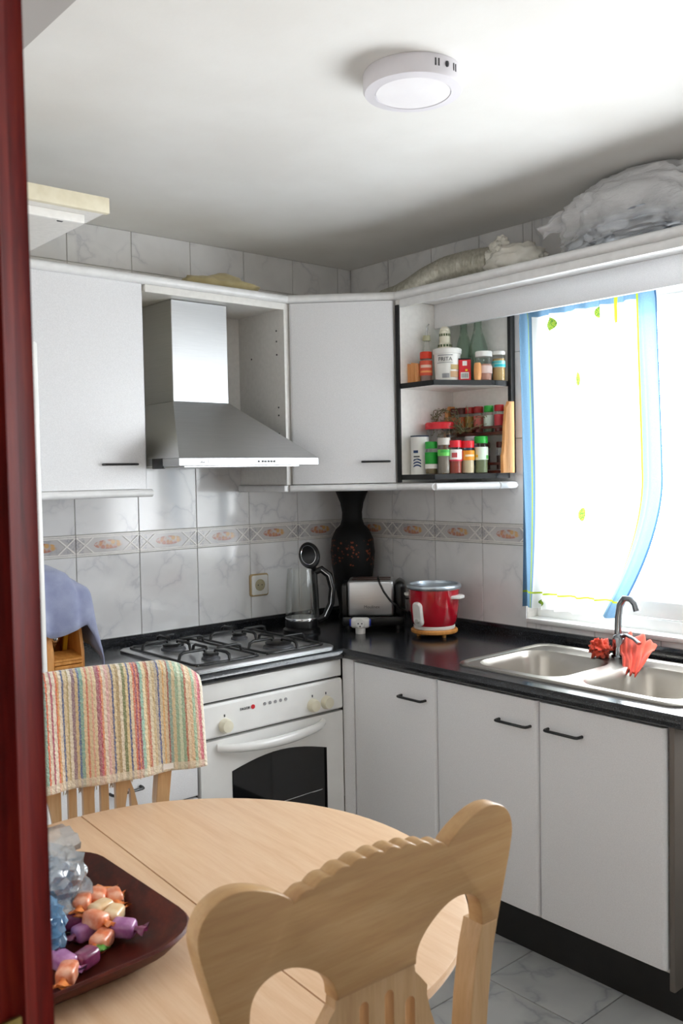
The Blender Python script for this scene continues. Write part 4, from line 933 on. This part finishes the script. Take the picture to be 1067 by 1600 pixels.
for x, y, r, lab in ((-.062, -.715, .034, 'green glass bottle behind the white tub'), (-.062, -.785, .038, 'clear green wide-shouldered glass carafe behind the red tin')):
    z = SB2+.0006; k = r/.04
    tag(G().lathe([(0, z), (r*.95, z), (r, z+.006), (r, z+.115), (r*.93, z+.135), (r*.7, z+.165), (r*.45, z+.19), (r*.40, z+.21), (r*.40, z+.265), (r*.46, z+.27), (r*.46, z+.28), (r*.34, z+.28), (r*.34, z+.21), (r*.64, z+.165), (r*.88, z+.132), (r*.93, z+.11), (r*.93, z+.01), (0, z+.006)], (x, y, 0), 28).build('glass_bottle', 'bottle', smooth=60), lab, 'bottle', 'glass bottles on the upper shelf')
# lower shelf
t = thing('salt_canister', 'white salt canister with blue wave print at the left of the lower shelf', 'canister', (-.255, -.660, SB1)); x, y, z = -.255, -.660, SB1+.0006
G().lathe([(0, z), (.034, z), (.034, z+.140), (0, z+.140)], (x, y, 0), 28).build('tube_body', 'white_plastic', t)
G().lathe([(0, z+.1402), (.0345, z+.1402), (.0345, z+.145), (0, z+.145)], (x, y, 0), 28).build('lid', flat('navy', '20304e'), t)
for k in range(3):
    g = G()
    vs, fs = [], []
    for i in range(13):
        a = VA-.75+i*.075; zz = z+.026+.011*k+.006*sin(pi*i/12)
        for q in (0, .006): vs.append((x+.0347*cos(a), y+.0347*sin(a), zz+q))
    fs = [(2*i, 2*i+2, 2*i+3, 2*i+1) for i in range(12)]; g.add(vs, fs).build('blue_wave', flat('navy_print', '24406e'), t)
wrap(.0345, z+.080, z+.090, (x, y), 16, flat('navy_print', '24406e'), t, 'printed_block', -25); wrap(.0345, z+.064, z+.069, (x, y), 20, 'print', t, 'printed_line', -20); wrap(.0345, z+.056, z+.059, (x, y), 12, 'print_grey', t, 'printed_line', -25)
jar('spice_jar', 'small jar with domed green cap and green label in front of the canister', 'jar', -.262, -.725, SB1, .0225, .120, 'green', '7a6a48', ('149a2c', .40, .86), marks=(('e8e6de', .22, .40, 95, 0),))
t = jar('storage_jar', 'large clear jar with broad red lid behind the front spice jars', 'jar', -.16, -.684, SB1, .060, .195, 'red', None, None, lidh=.026, neck=.97, lidr=1.03)
jar('spice_jar', 'pale-capped clear spice jar with bright green label on the lower shelf', 'jar', -.250, -.778, SB1, .023, .132, flat('clear_cap', 'c9c4bc'), '8d8378', ('6fd060', .62, .84), marks=(('3cae48', .74, .82, 40, 10),))
jar('spice_jar', 'red-capped jar of red powder with white label on the lower shelf', 'jar', -.218, -.803, SB1, .0245, .122, 'red', '9a3a26', ('f0eae8', .48, .92), marks=(('c83048', .48, .54, 100, 0), ('c04a50', .62, .8, 22, -6)))
jar('spice_jar', 'red-capped jar of pale powder with orange label on the lower shelf', 'jar', -.178, -.828, SB1, .0245, .120, 'red', 'd8c4a0', ('e8921c', .52, .90), marks=(('d4521c', .52, .90, 26, -62), ('f4dcb8', .66, .74, 40, 20)))
t = thing('blue_can', 'blue and white can behind the orange-labelled jar', 'can', (-.115, -.79, SB1)); x, y, z = -.115, -.79, SB1+.0006
G().lathe([(0, z), (.024, z), (.024, z+.135), (.021, z+.139), (0, z+.139)], (x, y, 0), 24).build('can_body', flat('can_grey', 'b8b2b4'), t); wrap(.0243, z+.03, z+.105, (x, y), 120, flat('can_blue', '1c62a4'), t)
jar('spice_jar', 'tall green-capped jar with white and green label on the lower shelf', 'jar', -.130, -.852, SB1, .0245, .136, 'green', '7f8a66', ('dfeedd', .45, .88), marks=(('9ccc6a', .50, .84, 14, -70), ('5cb45a', .48, .6, 18, 60), ('d8c83c', .54, .62, 12, -40)))
# wooden spice rack with its jars
t = thing('spice_rack', 'wooden wall rack with scalloped end holding two rows of spices', 'spice rack', (-.055, -.76, SB1)); z = SB1+.0006
endp = [(-.032, z), (-.100, z), (-.100, z+.065), (-.094, z+.08), (-.094, z+.09), (-.091, z+.105), (-.086, z+.175), (-.082, z+.195), (-.082, z+.205), (-.078, z+.225), (-.078, z+.24), (-.066, z+.252), (-.062, z+.262), (-.032, z+.262)]
for y0 in (-.930, -.640): G().prism(endp, 'y', y0-.0, y0+.014, .002).build('rack_end', 'rackwood', t)
for zz in (.0, .142): G().box(-.086, -.032, -.9158, -.6262, z+zz, z+zz+.010).build('rack_board', 'redwood', t)
for zz in (.03, .165): G().box(-.088, -.082, -.9158, -.6262, z+zz, z+zz+.010, .001).build('rail', 'redwood', t)
rk = [(-.660, 'redwood', 'a8552c', 'c46a34', 'first from the left'), (-.697, 'redwood', 'a04a24', 'b8602c', 'second from the left'), (-.735, flat('dark_red', 'a01c1a'), '8f5a20', '9a7a30', 'third from the left'), (-.778, flat('dark_red', 'a01c1a'), '9a3a34', 'c0605a', 'fourth from the left'), (-.828, 'green', '7f9a7c', 'cfe0d4', ''), (-.878, flat('dark_red2', 'b01824'), '8a3030', 'c8404a', '')]
for i, (y, lid, fl, lb, tx_) in enumerate(rk):
    lab = {4: 'green-capped jar in the upper row of the wooden rack', 5: 'red-capped jar at the right end of the rack\'s upper row'}.get(i, 'reddish spice jar in the rack\'s upper row, %s' % tx_)
    jar('rack_jar', lab, 'jar', -.056, y, z+.152, .0175, .100, lid, fl, (lb, .3, .85), 'jars in the wooden spice rack', lidh=.024)
for i, y in enumerate((-.661, -.71, -.76, -.81, -.885)):
    jar('rack_jar', ('dark jar in the lower rack row, %s' % ('first from the left', 'second from the left', 'third from the left', 'fourth from the left', 'next to the scalloped rack end')[i]), 'jar', -.056, y, z+.0105, .0175, .105, 'redwood', '4a2018', None, 'jars in the wooden spice rack', lidh=.022)
# dried herbs
g = G(); rnd = random.Random(3)
def twig(p, d, n, r, curl):
    p = Vector(p); d = Vector(d).normalized(); pts = [p.copy()]
    for i in range(n):
        d = (d+Vector((rnd.uniform(-.2, .2), rnd.uniform(-.3, .3), rnd.uniform(-.3, .3)))+Vector(curl)*.3).normalized(); p = p+d*.014
        p.x = min(max(p.x, -.20), -.108); p.y = min(p.y, -.634); p.z = min(p.z, SB2-.027); pts.append(p.copy())
        for k in range(2):
            q = p+Vector((rnd.uniform(-.008, .008), rnd.uniform(-.01, .01), rnd.uniform(-.01, .01)))
            if q.z > SB2-.025: continue
            a = Vector((rnd.uniform(-1, 1), rnd.uniform(-1, 1), rnd.uniform(-1, 1))).normalized()*.0055; b = Vector((rnd.uniform(-1, 1), rnd.uniform(-1, 1), rnd.uniform(-1, 1))).normalized()*.003
            g.add([q-a, q+b, q+a, q-b], [(0, 1, 2, 3)])
    g.tube(pts, r, 5)
for i in range(16): twig((-.15+.01*rnd.uniform(-1, 1), -.78+.03*rnd.uniform(-1, 1), SB1+.155), (rnd.uniform(-.2, .2), rnd.uniform(-.6, 1.2), rnd.uniform(.2, .9)), rnd.randint(6, 9), .0011, (0, .2, -.25))
for i in range(6): twig((-.14, -.70, SB1+.24), (0, 1, .35), 9, .0012, (0, -.1+.04*i, -.6))
g.tube([(-.16, -.72, SB1+.215), (-.155, -.79, SB1+.155)], .0022, 6); g.tube([(-.15, -.71, SB1+.205), (-.15, -.80, SB1+.158)], .0018, 6)
o = tag(g.build('dried_herbs', 'herb', smooth=0), 'bunch of dried herb twigs lying over the spice jars', 'herbs'); o['kind'] = 'stuff'

# ------------------------------------------------------------------ table
TCx, TCy, TA_ = -1.925, -1.705, radians(-3.8); ZTB = .72
t = thing('dining_table', 'round pale beech extending table with a central joint', 'table', (TCx, TCy, 0), TA_)
def half(s, r, z, n=40): return [(s*max(.0015, r*cos(-pi/2+pi*i/n)), r*1.03*sin(-pi/2+pi*i/n), z) for i in range(n+1)]
for s in (-1, 1):
    g = G(); g.loft([half(s, r, z) for r, z in ((.455, ZTB-.026), (.466, ZTB-.024), (.470, ZTB-.018), (.466, ZTB-.012), (.468, ZTB-.010), (.474, ZTB-.006), (.472, ZTB-.001), (.466, ZTB))], True, True)
    g.build('table_leaf', 'beech_y', t, world=False, smooth=40)
g = G(); n = 48; g.loft([[(r*cos(2*pi*i/n), r*sin(2*pi*i/n), z) for i in range(n)] for r, z in ((.385, ZTB-.0265), (.385, ZTB-.10), (.365, ZTB-.10), (.365, ZTB-.0265))], False, False); g.build('apron', 'beech_x', t, world=False)
LP = [(.0, .0), (.024, .0), (.02, .03), (.026, .06), (.03, .10), (.022, .12), (.03, .135), (.022, .15), (.026, .30), (.034, .44), (.036, .50), (.026, .53), (.036, .545), (.036, .555), (.028, .57), (.036, .585), (.036, .60), (.036, ZTB-.03), (0, ZTB-.03)]
for sx, sy in ((1, 1), (1, -1), (-1, 1), (-1, -1)): G().lathe(LP, (sx*.245, sy*.275, 0), 20).build('leg', 'beech_z', t, world=False, smooth=50)

# ------------------------------------------------------------------ chairs
def crest_poly():
    half_ = [(.120, .977), (.126, .984), (.150, .998), (.180, 1.009), (.205, 1.011), (.228, 1.003), (.241, .988), (.245, .968), (.240, .945), (.230, .912), (.220, .88), (.213, .856)]
    inner = [(.182, .856), (.181, .880), (.174, .895), (.160, .904), (.140, .908), (.118, .904), (.094, .892), (.074, .876), (.064, .860), (.063, .846)]
    top = []
    ns = 9; a0 = .120
    for i in range(ns):          # scalloped arch between the two notches
        ua, ub = -a0+2*a0*i/ns, -a0+2*a0*(i+1)/ns
        for k in range(5):
            u = ua+(ub-ua)*k/5; top.append((u, .977+.021*(1-(u/a0)**2)+.0042*sin(pi*k/5)))
    def soft(L):
        for _ in range(2):
            M = [L[0]]
            for p, q in zip(L, L[1:]): M += [(p[0]*.75+q[0]*.25, p[1]*.75+q[1]*.25), (p[0]*.25+q[0]*.75, p[1]*.25+q[1]*.75)]
            L = M+[L[-1]]
        return L
    right = soft(half_)+soft(inner)
    left = [(-u, z) for u, z in right][::-1]
    return top+right+left
CP = crest_poly()
def slot_poly(u, z0, z1, w, almond=False, lean=0):
    P = []; n = 14
    if almond:
        for i in range(n): k = (i+.5)/n; P.append((k, w*sin(pi*k)**.8+.001))
    else:
        h = w/2/(z1-z0)
        for i in range(6): a = pi/2*(i+.5)/6; P.append((h*(1-cos(a)), w*sin(a)))
        P += [(1-k, a) for k, a in P[::-1]]
    r = [(u+lean*(k-.5)+a/2, z0+(z1-z0)*k) for k, a in P]; l = [(u+lean*(k-.5)-a/2, z0+(z1-z0)*k) for k, a in P]
    return r+l[::-1]
def make_chair(label, loc, rz_):
    t = thing('dining_chair', label, 'chair', loc, rz_, 'beech dining chairs with carved backs'); t.scale = (.966, 1, 1)
    def P(g, nm, m, sm=35): return g.build(nm, m, t, world=False, smooth=sm)
    P(G().prism(CP, 'y', -.013, .013, .003, 2), 'crest_rail', 'beech_x', 40)
    sp = [(.0625, .845), (.064, .835), (.074, .824), (.084, .812), (.083, .800), (.090, .775), (.106, .73), (.117, .68), (.118, .63), (.110, .58), (.095, .53), (.088, .49)]
    outer = sp+[(-u, z) for u, z in sp][::-1]
    holes = []
    for s in (-1, 1):
        holes += [slot_poly(s*.020, .56, .828, .015), slot_poly(s*.054, .55, .808, .017), slot_poly(s*.088, .56, .745, .017, True, s*.012)]
    P(G().holed(outer, holes, 'y', -.009, .009), 'splat', 'beech_z', 30)
    for s in (-1, 1):
        o_ = [(.2125, .857), (.203, .82), (.193, .76), (.186, .70), (.184, .44), (.180, 0)]; i_ = [(.152, 0), (.153, .44), (.154, .70), (.160, .76), (.170, .82), (.1815, .857)]
        P(G().prism([(s*u, z) for u, z in o_+i_], 'y', -.0128, .022, .0012, 1), 'leg', 'beech_z', 40)
    P(G().box(-.153, .153, -.009, .013, .455, .492, .003), 'lower_rail', 'beech_x')
    P(G().prism([(-.19, .024), (.19, .024), (.215, .40), (.19, .43), (-.19, .43), (-.215, .40)], 'z', .435, .462, .008, 3), 'seat', 'beech_y')
    for s in (-1, 1):
        P(G().lathe([(0, 0), (.016, 0), (.014, .04), (.02, .10), (.016, .12), (.022, .14), (.017, .16), (.022, .30), (.022, .435), (0, .435)], (s*.18, .385, 0), 16), 'leg', 'beech_z', 50)
        P(G().box(s*.18-.011, s*.18+.011, .022, .37, .18, .205, .003), 'stretcher', 'beech_y')
        P(G().box(s*.18-.011, s*.18+.011, .022, .385, .385, .434, .003), 'seat_rail', 'beech_y')
    P(G().box(-.17, .17, .375, .395, .385, .434, .003), 'seat_rail', 'beech_x')
    return t
make_chair('nearest pale beech dining chair, its scalloped carved back turned to the camera', (-2.0123, -2.2695, 0), radians(-3))
make_chair('pale beech dining chair beyond the table with a striped towel over its back', (-1.845, -1.158, 0), pi-radians(12))
# striped terry towel over the far chair
def tow(u, v):
    # chair-local: u runs left to right as seen from the table, v from the front hem over the rail and down the back
    x = .262-.525*u; e = max(0, u-.80)/.20
    top = 1.018-.002*sin(u*9)-.045*e**2.2; hemf = .772-.006*(1-u)
    fold = .006*sin(u*17+v*2)+.004*sin(u*31+1+v)
    if v < .6: k = v/.6; z = hemf+(top-.02-hemf)*k; y = .024+.012*(1-k)-fold*(1-.6*k)*.9+.010*u*(1-k)
    elif v < .72: k = (v-.6)/.12; z = top-.02+.022*sin(k*pi); y = .024-.048*k
    else: k = (v-.72)/.28; z = top-.02-(top-.02-.752)*k; y = -.024-.010*k-fold
    return (x, y, z)
tt = thing('striped_towel', 'multicoloured striped terry towel hanging over the far chair back', 'towel', (-1.845, -1.158, 0), pi-radians(12))
G().grid(tow, 90, 60, uv=True).build('towel_cloth', 'towel', tt, smooth=80, solid=.006, world=False)
g = G()
for i in range(90):
    p = Vector(tow(rnd.random()*.75, 1)); g.tube([p+Vector((0, 0, .004)), p+Vector((rnd.uniform(-.003, .003), 0, -.008)), p+Vector((rnd.uniform(-.007, .007), rnd.uniform(-.003, .003), -.012-rnd.random()*.010))], .0012, 4)
g.build('fringe', 'fringe', tt, smooth=0, world=False)['kind'] = 'stuff'
p = Vector(tow(.83, .03)); G().box(p.x-.012, p.x+.012, p.y+.0035, p.y+.005, p.z-.006, p.z+.006).build('sewn_label', 'white_plastic', tt, world=False)

# ------------------------------------------------------------------ tray with sweets
cx, cy = -2.185, -1.685; zb = ZTB+.0006
def tring(hx, hy, r, z, tw=0): return rrect(cx, cy, hx, hy, r, z, 8)
g = G(); g.loft([tring(.135, .175, .07, zb), tring(.165, .207, .085, zb+.022), tring(.184, .226, .095, zb+.044), tring(.181, .223, .094, zb+.0475), tring(.174, .216, .092, zb+.044), tring(.150, .192, .08, zb+.022), tring(.128, .168, .07, zb+.010)], True, True)
for i, v in enumerate(g.v):
    k = noise.noise(Vector((v[0]*9, v[1]*9, 2)))*.006; g.v[i] = (v[0]+k*.6, v[1]+k*.6, v[2]+(k*.6 if v[2] > zb+.03 else 0))
tag(g.build('wooden_tray', 'traywood', smooth=50), 'dark brown wooden tray of sweets on the table', 'tray')
cz = zb+.0105
def candy(x, y, z, a, tilt, sweet, wrap_, label, s=1.0):
    t = thing('wrapped_sweet', label, 'sweet', (x, y, z), a, 'wrapped sweets in the wooden tray'); t.rotation_euler = (tilt, 0, a)
    b = G().box(-.015*s, .015*s, -.0105*s, .0105*s, 0, .019*s, .0055*s, 3); b.build('sweet', sweet, t, world=False, smooth=60)
    for sx in (-1, 1):
        g = G(); n = 10; rings = []
        for k, (d, w_, h_) in enumerate(((.012, .007, .006), (.0165, .003, .003), (.021, .007, .0025), (.028, .011, .0018))):
            rings.append([(sx*d*s, cos(2*pi*i/n)*w_*s*(1+.15*sin(i*3)*(k == 3)), .0095*s+sin(2*pi*i/n)*h_*s+.003*s*sin(i*2.1+k)*(k == 3)) for i in range(n)])
        g.loft(rings, True, True).build('wrapper_twist', wrap_, t, world=False, smooth=60)
S = [(-2.119, -1.765, .0, .6, .1, 'candy_o', 'candy_w', 'largest orange sweet nearest the front rim of the tray'),
     (-2.112, -1.728, .012, 1.9, .2, 'candy_o', 'candy_w', 'orange sweet lying just behind the largest orange one'),
     (-2.078, -1.762, .004, 2.2, -.2, 'candy_p', 'candy_q', 'purple sweet at the right of the orange pile'),
     (-2.078, -1.722, .008, .7, .1, 'candy_c', 'candy_w', 'cream sweet with long orange twist at the right of the pile'),
     (-2.086, -1.695, .010, .3, 0, 'candy_c', 'candy_c', 'plain cream sweet in the middle of the pile'),
     (-2.050, -1.672, .010, 1.3, -.1, 'candy_o', 'candy_w', 'orange sweet farthest right at the back of the pile'),
     (-2.078, -1.660, .014, 1.0, .2, 'candy_o', 'candy_w', 'orange sweet at the back middle of the pile'),
     (-2.104, -1.668, .016, .9, 0, 'candy_o', 'candy_w', 'orange sweet at the back left beside the cellophane'),
     (-2.058, -1.640, .006, 2.4, 0, 'candy_w', 'candy_w', 'deep orange sweet behind the pile by the cellophane'),
     (-2.130, -1.690, .004, 2.8, .2, 'candy_q', 'candy_q', 'dark purple sweet under the edge of the cellophane'),
     (-2.125, -1.722, .000, .2, -.1, 'candy_p', 'candy_q', 'purple sweet left of the orange pile'),
     (-2.190, -1.792, .002, 1.7, 0, 'candy_p', 'candy_p', 'pale purple sweet at the left beside the door frame'),
     (-2.200, -1.826, .002, .9, 0, 'candy_o', 'candy_w', 'orange sweet at the left front rim beside the door frame'),
     (-2.160, -1.800, .000, .4, 0, 'candy_q', 'candy_g', 'dark sweet with green wrapper on the tray floor')]
for x, y, dz, a, tl, s_, w_, lb in S: candy(-2.108+(x+2.105)*.98, -1.752+(y+1.73)*.95, cz+dz*1.3+.002, a, tl, s_, w_, lb, 1.3)
t = thing('cellophane_bag', 'crumpled clear plastic bag with blue print lying in the tray', 'bag', (-2.16, -1.66, cz))
bagfn(.070, .085, .062, (-2.143, -1.632, .792), .55, 4.0, cz+.012, 4, .05).build('clear_film', 'clearbag', t, smooth=22)
bagfn(.052, .060, .036, (-2.150, -1.632, .794), .55, 9.0, cz+.016, 4, .05).build('blue_print', 'bluebag', t, smooth=22)
bagfn(.036, .050, .040, (-2.188, -1.722, .774), .55, 14.0, cz+.012, 4, .05).build('bag_tail', 'bluebag', t, smooth=22)
t = thing('bread_bag', 'clear plastic bread bag lying at the back of the tray', 'bag', (-2.12, -1.52, cz))
g = G(); g.loft([[(-2.205+.14*k, -1.545-.012*k+.052*cos(2*pi*i/16)*(1-.15*k), .800+.022*k+.036*sin(2*pi*i/16)*(1-.55*k)+.003*sin(i*3+k*9)) for i in range(16)] for k in (0, .2, .4, .6, .8, 1)], True, True); g.build('clear_film', 'clearbag', t, smooth=25)
G().blob((-2.185, -1.545, .795), (.045, .038, .026), .2, 5, 1, 3).build('bread_piece', 'bread', t, smooth=60)

# ------------------------------------------------------------------ pail at the right edge
t = thing('waste_pail', 'grey pail standing beside the sink cabinet end panel', 'pail', (-.42, -2.0, 0))
G().lathe([(0, .0005), (.10, .0005), (.115, .26), (.119, .262), (.119, .275), (.110, .275), (.096, .01), (0, .01)], (-.42, -2.0, 0), 32).build('pail_body', flat('grey_pail', '9b9c9e'), t)
N = 14; G().tube([(-.42, -2.0+.118*cos(pi*i/N), .27+.03*sin(pi*i/N)) for i in range(N+1)], .004, 8).build('pail_handle', 'white_plastic', t)
